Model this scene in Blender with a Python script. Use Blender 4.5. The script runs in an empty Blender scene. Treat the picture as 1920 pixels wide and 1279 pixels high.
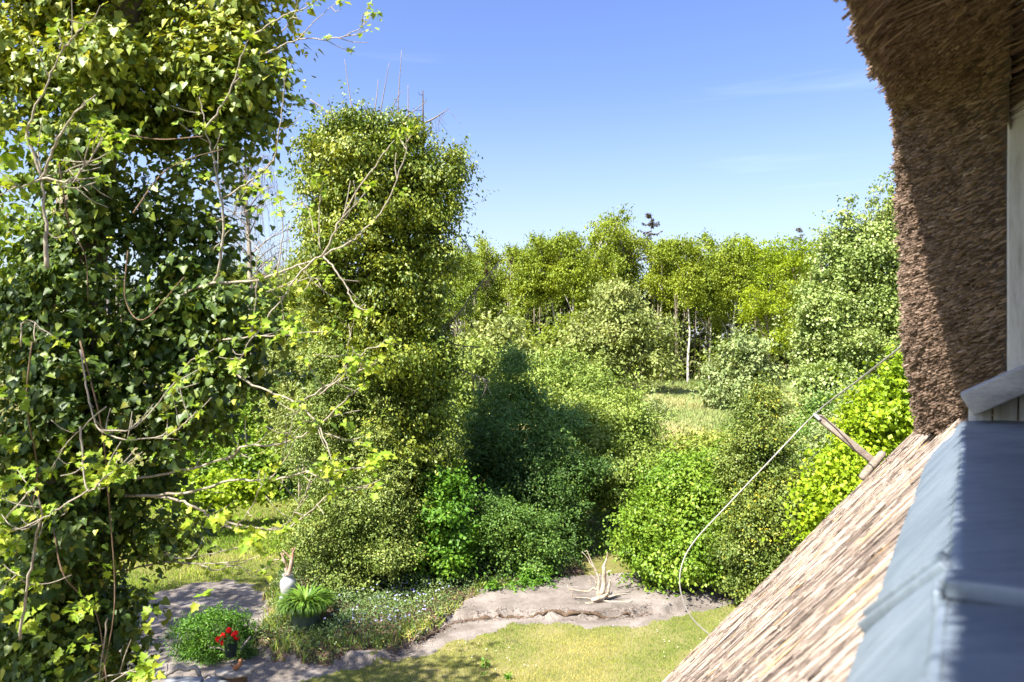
import bpy, math, random
import numpy as np
from mathutils import Vector
R = math.radians
C = bpy.context.scene
COL = C.collection
# ------------------------------------------------------------------ camera, sky, sun, exposure
CAM_H = 5.0
FPX = 1400.0                      # focal length in pixels of the 1920 px wide picture
cam_d = bpy.data.cameras.new('camera'); cam = bpy.data.objects.new('camera', cam_d); COL.objects.link(cam)
cam.location = (0, 0, CAM_H); cam.rotation_euler = (R(90), 0, 0)
cam_d.sensor_width = 36; cam_d.lens = 36 * FPX / 1920
cam_d.clip_start = 0.05; cam_d.clip_end = 2000
cam_d.dof.use_dof = True; cam_d.dof.focus_distance = 16; cam_d.dof.aperture_fstop = 4.0
C.camera = cam
SUN_AZ, SUN_EL = 42.0, 52.0        # light travels towards +x, turned SUN_AZ towards +y
w = bpy.data.worlds.new('World'); C.world = w; w.use_nodes = True
nt = w.node_tree; nt.nodes.clear()
wo = nt.nodes.new('ShaderNodeOutputWorld'); bg = nt.nodes.new('ShaderNodeBackground')
sky = nt.nodes.new('ShaderNodeTexSky'); sky.sky_type = 'NISHITA'; sky.sun_disc = False
sky.sun_elevation = R(SUN_EL)
sky.sun_rotation = R(180 + 90 - SUN_AZ)   # sun stands behind and to the left of the camera
sky.altitude = 10; sky.air_density = 1.0; sky.dust_density = 1.2; sky.ozone_density = 3.0
tc = nt.nodes.new('ShaderNodeTexCoord')
mp = nt.nodes.new('ShaderNodeMapping'); mp.inputs['Location'].default_value = (2.3, .9, .35); mp.inputs['Rotation'].default_value = (0, 0, R(12)); mp.inputs['Scale'].default_value = (1.1, 1.0, 15)
nz = nt.nodes.new('ShaderNodeTexNoise'); nz.inputs['Scale'].default_value = 2.4; nz.inputs['Detail'].default_value = 5; nz.inputs['Roughness'].default_value = .5
cr = nt.nodes.new('ShaderNodeValToRGB'); cr.color_ramp.elements[0].position = .61; cr.color_ramp.elements[0].color = (0, 0, 0, 1)
cr.color_ramp.elements[1].position = .80; cr.color_ramp.elements[1].color = (.065, .065, .065, 1)
mx = nt.nodes.new('ShaderNodeMix'); mx.data_type = 'RGBA'
mx.inputs[7].default_value = (8.5, 9.0, 9.8, 1)
nt.links.new(tc.outputs['Generated'], mp.inputs['Vector']); nt.links.new(mp.outputs[0], nz.inputs['Vector'])
nt.links.new(nz.outputs[0], cr.inputs[0]); nt.links.new(cr.outputs[0], mx.inputs[0])
hs = nt.nodes.new('ShaderNodeHueSaturation'); hs.inputs['Hue'].default_value = .518; hs.inputs['Saturation'].default_value = 1.12
nt.links.new(sky.outputs[0], hs.inputs['Color'])
# pale veil of haze low in the sky, the same all round
sx = nt.nodes.new('ShaderNodeSeparateXYZ'); nt.links.new(tc.outputs['Generated'], sx.inputs[0])
vr = nt.nodes.new('ShaderNodeValToRGB'); vr.color_ramp.interpolation = 'EASE'
vr.color_ramp.elements[0].position = 0.0; vr.color_ramp.elements[0].color = (.62, .62, .62, 1); vr.color_ramp.elements[1].position = .34; vr.color_ramp.elements[1].color = (0, 0, 0, 1)
nt.links.new(sx.outputs['Z'], vr.inputs[0])
vm = nt.nodes.new('ShaderNodeMix'); vm.data_type = 'RGBA'; vm.inputs[7].default_value = (2.9, 3.15, 3.5, 1)
nt.links.new(vr.outputs[0], vm.inputs[0]); nt.links.new(hs.outputs[0], vm.inputs[6])
nt.links.new(vm.outputs[2], mx.inputs[6]); nt.links.new(mx.outputs[2], bg.inputs['Color'])
bg.inputs['Strength'].default_value = 0.092
nt.links.new(bg.outputs[0], wo.inputs[0])
sd = bpy.data.lights.new('sun', 'SUN'); so = bpy.data.objects.new('sun', sd); COL.objects.link(so)
sd.energy = 5.0; sd.angle = R(.55); sd.color = (1.0, .955, .88)
so.location = (-20, -20, 40)
_d = Vector((math.cos(R(SUN_AZ)) * math.cos(R(SUN_EL)), math.sin(R(SUN_AZ)) * math.cos(R(SUN_EL)), -math.sin(R(SUN_EL))))
so.rotation_euler = _d.to_track_quat('-Z', 'Y').to_euler()
vs = C.view_settings
vs.view_transform = 'Standard'; vs.look = 'None'; vs.exposure = 1.62; vs.gamma = 1; vs.use_curve_mapping = False
cy = C.cycles
cy.use_denoising = True
cy.max_bounces = 5; cy.diffuse_bounces = 3; cy.glossy_bounces = 2; cy.transmission_bounces = 3; cy.transparent_max_bounces = 4
cy.use_adaptive_sampling = True; cy.adaptive_threshold = .015
cy.caustics_reflective = False; cy.caustics_refractive = False

# ------------------------------------------------------------------ helpers
def rg(seed): return np.random.default_rng(seed)
def W(px, py, Y): return np.array([(px - 960) / FPX * Y, Y, CAM_H - (py - 640) / FPX * Y])
def nrm(a): return a / np.maximum(np.linalg.norm(a, axis=-1, keepdims=True), 1e-9)

def tag(o, label=None, cat=None, group=None, kind=None):
    if label: o['label'] = label
    if cat: o['category'] = cat
    if group: o['group'] = group
    if kind: o['kind'] = kind
    return o

def thing(name, loc, label, cat, group=None):
    o = bpy.data.objects.new(name, None); COL.objects.link(o); o.empty_display_size = .2
    o.location = [float(v) for v in loc]
    return tag(o, label, cat, group)

def root_loc(o):
    l = Vector((0, 0, 0))
    while o is not None:
        l += o.location; o = o.parent
    return np.array(l)

def build(name, V, F, m, parent=None, rnd=None, vec=None, smooth=False, kind=None, label=None):
    """V (n,3) in world space, F list of (k,3|4) arrays -> one mesh object"""
    V = np.asarray(V, dtype=np.float64)
    if parent is not None: V = V - root_loc(parent)
    if not isinstance(F, list): F = [F]
    F = [np.asarray(f, dtype=np.int32) for f in F if len(f)]
    me = bpy.data.meshes.new(name)
    me.vertices.add(len(V)); me.vertices.foreach_set('co', V.astype(np.float32).ravel())
    li = np.concatenate([f.ravel() for f in F]); tot = np.concatenate([np.full(len(f), f.shape[1], np.int32) for f in F])
    me.loops.add(len(li)); me.loops.foreach_set('vertex_index', li)
    me.polygons.add(len(tot)); st = np.concatenate([[0], np.cumsum(tot)[:-1]]).astype(np.int32)
    me.polygons.foreach_set('loop_start', st); me.polygons.foreach_set('loop_total', tot)
    if smooth: me.polygons.foreach_set('use_smooth', np.ones(len(tot), bool))
    me.update(calc_edges=True)
    if rnd is not None:
        a = me.attributes.new('rnd', 'FLOAT', 'POINT'); a.data.foreach_set('value', np.asarray(rnd, np.float32))
    if vec is not None:
        a = me.attributes.new('lay', 'FLOAT_VECTOR', 'POINT'); a.data.foreach_set('vector', np.asarray(vec, np.float32).ravel())
    me.validate()
    me.materials.append(m)
    o = bpy.data.objects.new(name, me); COL.objects.link(o)
    if parent is not None: o.parent = parent
    return tag(o, label, None, None, kind)

def copy_tree(o, parent=None):
    c = o.copy(); COL.objects.link(c); c.parent = parent
    for ch in list(o.children): copy_tree(ch, c)
    return c

class Acc:
    """collects tubes, boxes and other bits into one mesh"""
    def __init__(s): s.v = []; s.q = []; s.t = []; s.n = 0; s.r = []; s.l = []
    def add(s, V, q=(), t=(), rnd=.5, lay=None):
        V = np.asarray(V, float); q = np.asarray(q, np.int64).reshape(-1, 4); t = np.asarray(t, np.int64).reshape(-1, 3)
        s.v.append(V); s.q.append(q + s.n); s.t.append(t + s.n); s.n += len(V)
        s.r.append(np.full(len(V), rnd) if np.isscalar(rnd) else np.asarray(rnd))
        s.l.append(V if lay is None else lay)
    def tube(s, P, rad, sides=7, rnd=.5, cap=True, lump=0, rng=None, flat=1.0):
        P = np.asarray(P, float); m = len(P); rad = np.broadcast_to(np.asarray(rad, float), (m,))
        T = nrm(np.gradient(P, axis=0)); ref = np.array([0, 0, 1.]) if abs(T[:, 2]).mean() < .8 else np.array([1., 0, 0])
        X = nrm(np.cross(T, ref)); Yv = np.cross(X, T)
        a = np.linspace(0, 2 * np.pi, sides, endpoint=False)
        k = np.ones((m, sides))
        if lump: k = 1 + lump * (rng.random((m, sides)) - .5) * 2
        V = P[:, None] + (rad[:, None] * k)[..., None] * (np.cos(a)[None, :, None] * X[:, None] + flat * np.sin(a)[None, :, None] * Yv[:, None])
        i = np.arange(m - 1)[:, None] * sides; j = np.arange(sides)[None]; j2 = (j + 1) % sides
        q = np.stack([i + j, i + j2, i + sides + j2, i + sides + j], -1).reshape(-1, 4)
        V = V.reshape(-1, 3); t = []
        if cap:
            V = np.vstack([V, P[0], P[-1]]); b = m * sides
            jj = np.arange(sides); j3 = (jj + 1) % sides
            t = np.vstack([np.stack([j3, jj, np.full(sides, b)], 1), np.stack([jj + b - sides, j3 + b - sides, np.full(sides, b + 1)], 1)])
        L = np.concatenate([[0], np.cumsum(np.linalg.norm(np.diff(P, axis=0), axis=1))])
        lay = np.stack([np.repeat(L, sides), np.tile(a, m), np.zeros(m * sides)], 1)
        if cap: lay = np.vstack([lay, [[0, 0, 0], [L[-1], 0, 0]]])
        s.add(V, q, t, rnd, lay)
    def box(s, c, ax, ay, az, rnd=.5):
        c, ax, ay, az = [np.asarray(v, float) for v in (c, ax, ay, az)]
        V = np.array([c + i * ax + j * ay + k * az for k in (-1, 1) for j in (-1, 1) for i in (-1, 1)])
        s.add(V, [(0, 2, 3, 1), (4, 5, 7, 6), (0, 1, 5, 4), (2, 6, 7, 3), (0, 4, 6, 2), (1, 3, 7, 5)], (), rnd)
    def make(s, name, m, parent=None, smooth=False, kind=None, label=None):
        return build(name, np.vstack(s.v), [np.vstack(s.q), np.vstack(s.t)], m, parent, np.concatenate(s.r), np.vstack(s.l), smooth, kind, label)

def bevel(o, wd, seg=2):
    b = o.modifiers.new('bevel', 'BEVEL'); b.width = wd; b.segments = seg; b.limit_method = 'ANGLE'
    return o

def spline(P, per=6):
    P = np.asarray(P, float)
    if len(P) < 3: return np.array([P[0] + (P[-1] - P[0]) * t for t in np.linspace(0, 1, per + 1)])
    Q = np.vstack([2 * P[0] - P[1], P, 2 * P[-1] - P[-2]]); out = []
    for i in range(1, len(Q) - 2):
        a, b, c, d = Q[i - 1], Q[i], Q[i + 1], Q[i + 2]
        for t in np.linspace(0, 1, per, endpoint=False):
            out.append(.5 * ((2 * b) + (c - a) * t + (2 * a - 5 * b + 4 * c - d) * t * t + (3 * b - a - 3 * c + d) * t ** 3))
    out.append(P[-1]); return np.array(out)

def hash2(ix, iy, seed):
    h = (ix * 374761393 + iy * 668265263 + seed * 974634777) & 0xffffffff
    h = ((h ^ (h >> 13)) * 1274126177) & 0xffffffff
    return ((h ^ (h >> 16)) & 0xffff) / 65535.
def noise2(x, y, seed=0):
    x = np.asarray(x, float); y = np.asarray(y, float)
    ix = np.floor(x).astype(np.int64); iy = np.floor(y).astype(np.int64); fx = x - ix; fy = y - iy
    fx = fx * fx * (3 - 2 * fx); fy = fy * fy * (3 - 2 * fy)
    a = hash2(ix, iy, seed); b = hash2(ix + 1, iy, seed); c = hash2(ix, iy + 1, seed); d = hash2(ix + 1, iy + 1, seed)
    return (a * (1 - fx) + b * fx) * (1 - fy) + (c * (1 - fx) + d * fx) * fy
def fbm(x, y, seed=0, o=3): return sum(noise2(x * 2 ** k, y * 2 ** k, seed + k) * .5 ** (k + 1) for k in range(o))

# ------------------------------------------------------------------ materials
def new_mat(name):
    m = bpy.data.materials.new(name); m.use_nodes = True
    n = m.node_tree; b = n.nodes['Principled BSDF']
    return m, n, b
def ramp(n, stops, src):
    r = n.nodes.new('ShaderNodeValToRGB'); e = r.color_ramp.elements
    while len(e) < len(stops): e.new(.5)
    for k, (p, c) in enumerate(stops): e[k].position = p; e[k].color = (*c, 1)
    n.links.new(src, r.inputs[0]); return r
def attr(n, name):
    a = n.nodes.new('ShaderNodeAttribute'); a.attribute_name = name; return a
def noise(n, scale, detail=4, vec=None, rough=.6):
    t = n.nodes.new('ShaderNodeTexNoise'); t.inputs['Scale'].default_value = scale; t.inputs['Detail'].default_value = detail; t.inputs['Roughness'].default_value = rough
    if vec is not None: n.links.new(vec, t.inputs['Vector'])
    return t

LEAF_GAIN = (1.66, 1.66, 1.25)   # lifts every leaf colour together
def leaf_mat(name, stops, rough=.45, spec=.4, transl=.35, tcol=(1.3, 1.15, .5)):
    m, n, b = new_mat(name)
    stops = [(p, tuple(c * g for c, g in zip(cc, LEAF_GAIN))) for p, cc in stops]
    a = attr(n, 'rnd'); r = ramp(n, stops, a.outputs['Fac'])
    n.links.new(r.outputs[0], b.inputs['Base Color'])
    b.inputs['Roughness'].default_value = rough; b.inputs['Specular IOR Level'].default_value = spec
    t = n.nodes.new('ShaderNodeBsdfTranslucent'); mu = n.nodes.new('ShaderNodeMix'); mu.data_type = 'RGBA'; mu.blend_type = 'MULTIPLY'
    mu.inputs[0].default_value = 1; n.links.new(r.outputs[0], mu.inputs[6]); mu.inputs[7].default_value = (*tcol, 1)
    n.links.new(mu.outputs[2], t.inputs['Color'])
    s = n.nodes.new('ShaderNodeMixShader'); s.inputs[0].default_value = transl * .8
    n.links.new(b.outputs[0], s.inputs[1]); n.links.new(t.outputs[0], s.inputs[2])
    n.links.new(s.outputs[0], n.nodes['Material Output'].inputs['Surface'])
    return m

def bark_mat(name, a, b_, scale=30, rough=.85, stretch=(.15, 1, 1)):
    m, n, b = new_mat(name)
    tcn = n.nodes.new('ShaderNodeTexCoord'); mpn = n.nodes.new('ShaderNodeMapping'); mpn.inputs['Scale'].default_value = (1, 1, .3)
    n.links.new(tcn.outputs['Object'], mpn.inputs[0])
    t = noise(n, scale, 5, mpn.outputs[0]); r = ramp(n, [(.3, a), (.7, b_)], t.outputs[0])
    n.links.new(r.outputs[0], b.inputs['Base Color']); b.inputs['Roughness'].default_value = rough; b.inputs['Specular IOR Level'].default_value = .2
    bp = n.nodes.new('ShaderNodeBump'); bp.inputs['Strength'].default_value = .6; bp.inputs['Distance'].default_value = .01
    n.links.new(t.outputs[0], bp.inputs['Height']); n.links.new(bp.outputs[0], b.inputs['Normal'])
    return m

def noisy_mat(name, stops, scale, rough=.9, bump=.4, dist=.01, scale2=None, stops2=None, spec=.2, mix=.5, vecscale=None):
    m, n, b = new_mat(name)
    tcn = n.nodes.new('ShaderNodeTexCoord'); src = tcn.outputs['Object']
    if vecscale:
        mpn = n.nodes.new('ShaderNodeMapping'); mpn.inputs['Scale'].default_value = vecscale; n.links.new(src, mpn.inputs[0]); src = mpn.outputs[0]
    t = noise(n, scale, 6, src, .65); r = ramp(n, stops, t.outputs[0]); out = r.outputs[0]
    if scale2:
        t2 = noise(n, scale2, 5, src, .7); r2 = ramp(n, stops2, t2.outputs[0])
        x = n.nodes.new('ShaderNodeMix'); x.data_type = 'RGBA'; x.blend_type = 'MULTIPLY'; x.inputs[0].default_value = mix
        n.links.new(out, x.inputs[6]); n.links.new(r2.outputs[0], x.inputs[7]); out = x.outputs[2]
    n.links.new(out, b.inputs['Base Color']); b.inputs['Roughness'].default_value = rough; b.inputs['Specular IOR Level'].default_value = spec
    bp = n.nodes.new('ShaderNodeBump'); bp.inputs['Strength'].default_value = bump; bp.inputs['Distance'].default_value = dist
    n.links.new((t2 if scale2 else t).outputs[0], bp.inputs['Height']); n.links.new(bp.outputs[0], b.inputs['Normal'])
    return m

M = {}
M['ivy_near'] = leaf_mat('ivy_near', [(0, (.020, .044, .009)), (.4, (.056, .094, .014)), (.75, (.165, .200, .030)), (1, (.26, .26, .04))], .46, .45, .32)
M['young'] = leaf_mat('young_leaf', [(0, (.11, .185, .018)), (.6, (.18, .25, .026)), (1, (.27, .30, .04))], .5, .3, .42, (1.2, 1.12, .6))
M['ivy_mid'] = leaf_mat('ivy_mid', [(0, (.024, .056, .010)), (.4, (.078, .115, .016)), (.8, (.185, .205, .030)), (1, (.26, .25, .04))], .46, .4, .28)
M['holly'] = leaf_mat('holly_leaf', [(0, (.040, .070, .016)), (.45, (.105, .145, .034)), (.85, (.20, .225, .070)), (1, (.24, .22, .045))], .48, .35, .24)
M['olive'] = leaf_mat('olive_leaf', [(0, (.08, .11, .03)), (.5, (.14, .17, .055)), (1, (.22, .22, .09))], .5, .3, .3)
M['bright'] = leaf_mat('bright_leaf', [(0, (.030, .080, .008)), (.5, (.065, .145, .014)), (1, (.15, .24, .03))], .5, .3, .35)
M['dark'] = leaf_mat('dark_leaf', [(0, (.026, .060, .014)), (.5, (.058, .112, .022)), (.9, (.11, .17, .035)), (1, (.17, .22, .06))], .5, .3, .26)
M['yew'] = leaf_mat('yew_leaf', [(0, (.036, .082, .020)), (.6, (.085, .155, .040)), (1, (.15, .23, .06))], .5, .35, .12)
M['haw'] = leaf_mat('hawthorn_leaf', [(0, (.075, .120, .025)), (.5, (.145, .195, .045)), (1, (.24, .28, .09))], .5, .3, .32)
M['lime'] = leaf_mat('lime_leaf', [(0, (.050, .105, .010)), (.5, (.105, .175, .018)), (1, (.21, .27, .045))], .48, .35, .36)
M['bramble'] = leaf_mat('bramble_leaf', [(0, (.09, .13, .025)), (.6, (.17, .20, .045)), (.92, (.24, .24, .07)), (1, (.36, .28, .18))], .55, .3, .32)
M['holly_y'] = leaf_mat('variegated_leaf', [(0, (.028, .056, .012)), (.45, (.080, .115, .024)), (.80, (.14, .165, .040)), (.90, (.26, .23, .03)), (1, (.36, .29, .03))], .48, .35, .22)
M['maple'] = leaf_mat('maple_leaf', [(0, (.08, .14, .008)), (.5, (.15, .22, .012)), (1, (.25, .31, .02))], .5, .3, .42)
M['poplar'] = leaf_mat('poplar_leaf', [(0, (.065, .105, .026)), (.45, (.15, .20, .066)), (.8, (.225, .27, .115)), (1, (.34, .37, .23))], .42, .4, .3)
M['birch'] = leaf_mat('birch_leaf', [(0, (.075, .115, .012)), (.5, (.14, .18, .018)), (1, (.22, .25, .03))], .5, .3, .36)
M['birch_g'] = leaf_mat('birch_green_leaf', [(0, (.07, .11, .014)), (.5, (.12, .165, .020)), (1, (.20, .23, .035))], .5, .3, .36)
M['oak'] = leaf_mat('oak_leaf', [(0, (.09, .14, .008)), (.5, (.16, .215, .012)), (1, (.25, .28, .02))], .5, .3, .4)
M['pale'] = leaf_mat('pale_leaf', [(0, (.070, .105, .030)), (.5, (.145, .175, .060)), (1, (.27, .28, .13))], .5, .3, .3)
M['willow'] = leaf_mat('willow_leaf', [(0, (.08, .12, .05)), (.5, (.14, .18, .08)), (1, (.25, .28, .15))], .5, .3, .28)
M['wood_dark'] = leaf_mat('woodland_leaf_shaded', [(0, (.020, .030, .008)), (.6, (.05, .065, .012)), (1, (.10, .12, .018))], .6, .2, .2)  # dark leaf colour stands for the shade inside the forest
M['spruce_dead'] = leaf_mat('dead_spruce', [(0, (.022, .018, .012)), (.6, (.05, .037, .022)), (1, (.10, .072, .036))], .8, .1, .05)
M['elder_shaded'] = leaf_mat('elder_leaf_shaded', [(0, (.016, .040, .010)), (.5, (.036, .074, .016)), (.9, (.075, .125, .028)), (1, (.13, .18, .05))], .5, .3, .22)  # leaf colour darkened to deepen the shadow beside the ivy column
M['box'] = leaf_mat('box_leaf', [(0, (.030, .085, .010)), (.5, (.060, .14, .014)), (1, (.12, .22, .022))], .45, .4, .3)
M['cover'] = leaf_mat('cover_leaf', [(0, (.028, .060, .018)), (.5, (.065, .105, .032)), (.85, (.12, .15, .045)), (1, (.25, .20, .06))], .4, .45, .2)
M['lily'] = leaf_mat('lily_leaf', [(0, (.040, .095, .012)), (.5, (.080, .155, .020)), (1, (.15, .23, .045))], .42, .4, .35)
M['grass'] = leaf_mat('lawn_grass', [(0, (.070, .125, .020)), (.4, (.155, .19, .040)), (.75, (.27, .245, .085)), (1, (.40, .33, .16))], .6, .25, .25)
M['rough_grass'] = leaf_mat('rough_grass', [(0, (.08, .15, .02)), (.5, (.17, .24, .035)), (.85, (.30, .30, .09)), (1, (.42, .36, .16))], .6, .25, .3)
M['meadow_grass'] = leaf_mat('meadow_grass', [(0, (.12, .165, .06)), (.45, (.22, .225, .12)), (1, (.36, .29, .20))], .6, .25, .25)
M['petal_blue'] = leaf_mat('periwinkle_petal', [(0, (.16, .16, .42)), (1, (.28, .28, .55))], .6, .2, .2, (1, 1, 1))
M['petal_red'] = leaf_mat('red_petal', [(0, (.55, .006, .008)), (1, (.75, .02, .015))], .5, .3, .2, (1, .6, .6))
M['petal_white'] = leaf_mat('daisy_petal', [(0, (.7, .7, .66)), (1, (.8, .8, .78))], .6, .2, .1, (1, 1, 1))
M['bark_grey'] = bark_mat('bark_grey', (.11, .085, .06), (.27, .22, .17), 40)
M['bark_pale'] = bark_mat('bark_pale', (.24, .20, .145), (.46, .40, .31), 60)
M['bark_dark'] = bark_mat('bark_dark', (.045, .034, .024), (.12, .09, .06), 30)
M['bark_birch'] = bark_mat('bark_birch', (.34, .30, .25), (.66, .62, .55), 9)
M['twig_grey'] = bark_mat('twig_grey', (.16, .13, .115), (.30, .25, .23), 60)
M['ivy_stem'] = bark_mat('ivy_stem', (.10, .065, .04), (.24, .16, .10), 60)
M['drift'] = noisy_mat('driftwood', [(.32, (.22, .155, .10)), (.5, (.47, .385, .285)), (.7, (.62, .555, .47))], 9, .8, .5, .01, 60, [(.35, (.55, .5, .45)), (.6, (1, 1, 1))], .2, .7)
M['drift_grey'] = noisy_mat('grey_driftwood', [(.3, (.19, .16, .13)), (.7, (.42, .38, .33))], 10, .85, .6, .01, 70, [(.35, (.5, .47, .45)), (.6, (1, 1, 1))], .2, .7)
M['sand'] = noisy_mat('sandy_path', [(.28, (.115, .098, .083)), (.5, (.235, .203, .175)), (.72, (.35, .31, .275))], 1.6, .95, .9, .02, 38, [(.3, (.55, .52, .5)), (.6, (1, 1, 1))], .1, .75)
M['soil'] = noisy_mat('garden_soil', [(.3, (.085, .055, .035)), (.7, (.19, .13, .085))], 5, .95, .8, .02, 45, [(.3, (.5, .5, .5)), (.65, (1, 1, 1))], .1, .7)
M['ground'] = noisy_mat('ground_earth', [(.3, (.10, .115, .03)), (.5, (.17, .165, .05)), (.75, (.28, .23, .10))], .5, .95, .6, .03, 14, [(.3, (.5, .5, .45)), (.65, (1, 1, 1))], .1, .7)
M['turf'] = noisy_mat('lawn_turf', [(.3, (.14, .155, .045)), (.5, (.22, .205, .075)), (.75, (.31, .26, .13))], 1.1, .95, .7, .015, 50, [(.3, (.55, .55, .5)), (.6, (1, 1, 1))], .1, .6)
M['meadow'] = noisy_mat('meadow_ground', [(.3, (.20, .22, .055)), (.5, (.32, .30, .10)), (.75, (.47, .38, .19))], .22, .95, .5, .03, 3, [(.3, (.65, .65, .6)), (.65, (1, 1, 1))], .1, .6)
M['pot_green'] = noisy_mat('green_pot_glaze', [(.3, (.11, .165, .12)), (.7, (.16, .225, .165))], 5, .45, .1, .004, spec=.45)
M['pot_dark'] = noisy_mat('dark_pot', [(.3, (.022, .045, .038)), (.7, (.04, .07, .06))], 8, .4, .1, .004, spec=.45)
M['urn'] = noisy_mat('white_ceramic', [(.3, (.34, .335, .32)), (.7, (.50, .49, .47))], 6, .3, .05, .002, spec=.5)
M['stone'] = noisy_mat('grey_stone', [(.3, (.20, .21, .22)), (.7, (.34, .35, .36))], 6, .85, .5, .01, 60, [(.3, (.7, .7, .7)), (.6, (1, 1, 1))], .2, .6)
M['red_root'] = noisy_mat('reddish_root', [(.3, (.22, .085, .035)), (.7, (.42, .20, .10))], 14, .7, .4, .01)
M['pale_root'] = noisy_mat('mixed_root', [(.38, (.26, .11, .06)), (.52, (.36, .25, .18)), (.7, (.48, .42, .36))], 5, .75, .4, .01)
M['brown_wood'] = noisy_mat('brown_wood', [(.3, (.10, .055, .03)), (.7, (.19, .11, .065))], 10, .75, .4, .006, vecscale=(6, 6, .6))
M['metal_pole'] = noisy_mat('galvanised', [(.3, (.38, .39, .40)), (.7, (.5, .51, .52))], 10, .4, .1, .003, spec=.5)
M['zinc'] = None; M['white_paint'] = None

def zinc():
    m, n, b = new_mat('zinc_sheet')
    tcn = n.nodes.new('ShaderNodeTexCoord')
    t = noise(n, 5.0, 6, tcn.outputs['Object'], .65); r = ramp(n, [(.28, (.175, .22, .27)), (.5, (.235, .285, .34)), (.72, (.30, .35, .405))], t.outputs[0])
    mpn = n.nodes.new('ShaderNodeMapping'); mpn.inputs['Rotation'].default_value = (0, 0, TH_MAT); mpn.inputs['Scale'].default_value = (2.0, 26, 2.0)
    n.links.new(tcn.outputs['Object'], mpn.inputs[0]); st = noise(n, 1.6, 4, mpn.outputs[0], .7); r2 = ramp(n, [(.36, (.72, .73, .74)), (.55, (1, 1, 1)), (.75, (1.12, 1.12, 1.1))], st.outputs[0])
    x = n.nodes.new('ShaderNodeMix'); x.data_type = 'RGBA'; x.blend_type = 'MULTIPLY'; x.inputs[0].default_value = .55
    n.links.new(r.outputs[0], x.inputs[6]); n.links.new(r2.outputs[0], x.inputs[7])
    n.links.new(x.outputs[2], b.inputs['Base Color']); b.inputs['Metallic'].default_value = .5
    t2 = noise(n, 22, 5, tcn.outputs['Object'], .75); mr = n.nodes.new('ShaderNodeMapRange'); mr.inputs[3].default_value = .45; mr.inputs[4].default_value = .72
    n.links.new(t2.outputs[0], mr.inputs[0]); n.links.new(mr.outputs[0], b.inputs['Roughness'])
    bp = n.nodes.new('ShaderNodeBump'); bp.inputs['Strength'].default_value = .35; bp.inputs['Distance'].default_value = .012
    n.links.new(t.outputs[0], bp.inputs['Height']); n.links.new(bp.outputs[0], b.inputs['Normal'])
    return m
TH_MAT = R(31.5)
M['zinc'] = zinc()
M['white_paint'] = noisy_mat('weathered_white_paint', [(.32, (.40, .38, .36)), (.48, (.60, .59, .58)), (.8, (.70, .69, .69))], 4, .6, .35, .003, 40, [(.28, (.62, .58, .55)), (.45, (1, 1, 1))], .3, .7, vecscale=(6, 6, .7))
M['grey_board'] = noisy_mat('weathered_grey_board', [(.3, (.28, .28, .29)), (.55, (.42, .42, .43)), (.8, (.54, .54, .55))], 6, .75, .5, .004, 50, [(.3, (.6, .57, .55)), (.5, (1, 1, 1))], .25, .7, vecscale=(1, 1, 3))
M['oak_post'] = noisy_mat('weathered_oak', [(.3, (.17, .13, .10)), (.6, (.31, .26, .21)), (.8, (.42, .37, .31))], 12, .85, .6, .006, 70, [(.3, (.55, .5, .48)), (.55, (1, 1, 1))], .2, .7)
M['cable'] = noisy_mat('grey_cable', [(.3, (.32, .30, .27)), (.7, (.45, .43, .39))], 20, .55, .1, .002, spec=.4)

def reed_mat(name, stops, rough=.7):
    m, n, b = new_mat(name)
    a = attr(n, 'rnd'); r = ramp(n, stops, a.outputs['Fac'])
    n.links.new(r.outputs[0], b.inputs['Base Color']); b.inputs['Roughness'].default_value = rough; b.inputs['Specular IOR Level'].default_value = .3
    return m
M['reed'] = reed_mat('roof_reed', [(0, (.050, .036, .029)), (.22, (.20, .155, .128)), (.5, (.46, .37, .305)), (.85, (.66, .56, .47)), (1, (.60, .40, .17))])
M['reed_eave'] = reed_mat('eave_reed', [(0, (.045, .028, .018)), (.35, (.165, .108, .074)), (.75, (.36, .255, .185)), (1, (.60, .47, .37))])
def thatch_mat(name, a, b_):
    m, n, b = new_mat(name)
    at = attr(n, 'lay'); mpn = n.nodes.new('ShaderNodeMapping'); mpn.inputs['Scale'].default_value = (90, 5, 1)
    n.links.new(at.outputs['Vector'], mpn.inputs[0]); t = noise(n, 1.0, 4, mpn.outputs[0], .7)
    r = ramp(n, [(.3, a), (.7, b_)], t.outputs[0]); n.links.new(r.outputs[0], b.inputs['Base Color'])
    b.inputs['Roughness'].default_value = .85
    bp = n.nodes.new('ShaderNodeBump'); bp.inputs['Strength'].default_value = .9; bp.inputs['Distance'].default_value = .012
    n.links.new(t.outputs[0], bp.inputs['Height']); n.links.new(bp.outputs[0], b.inputs['Normal'])
    return m
M['thatch'] = thatch_mat('thatch_bed', (.10, .075, .055), (.26, .20, .15))
M['thatch_eave'] = thatch_mat('thatch_eave_bed', (.035, .025, .018), (.11, .08, .06))

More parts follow.
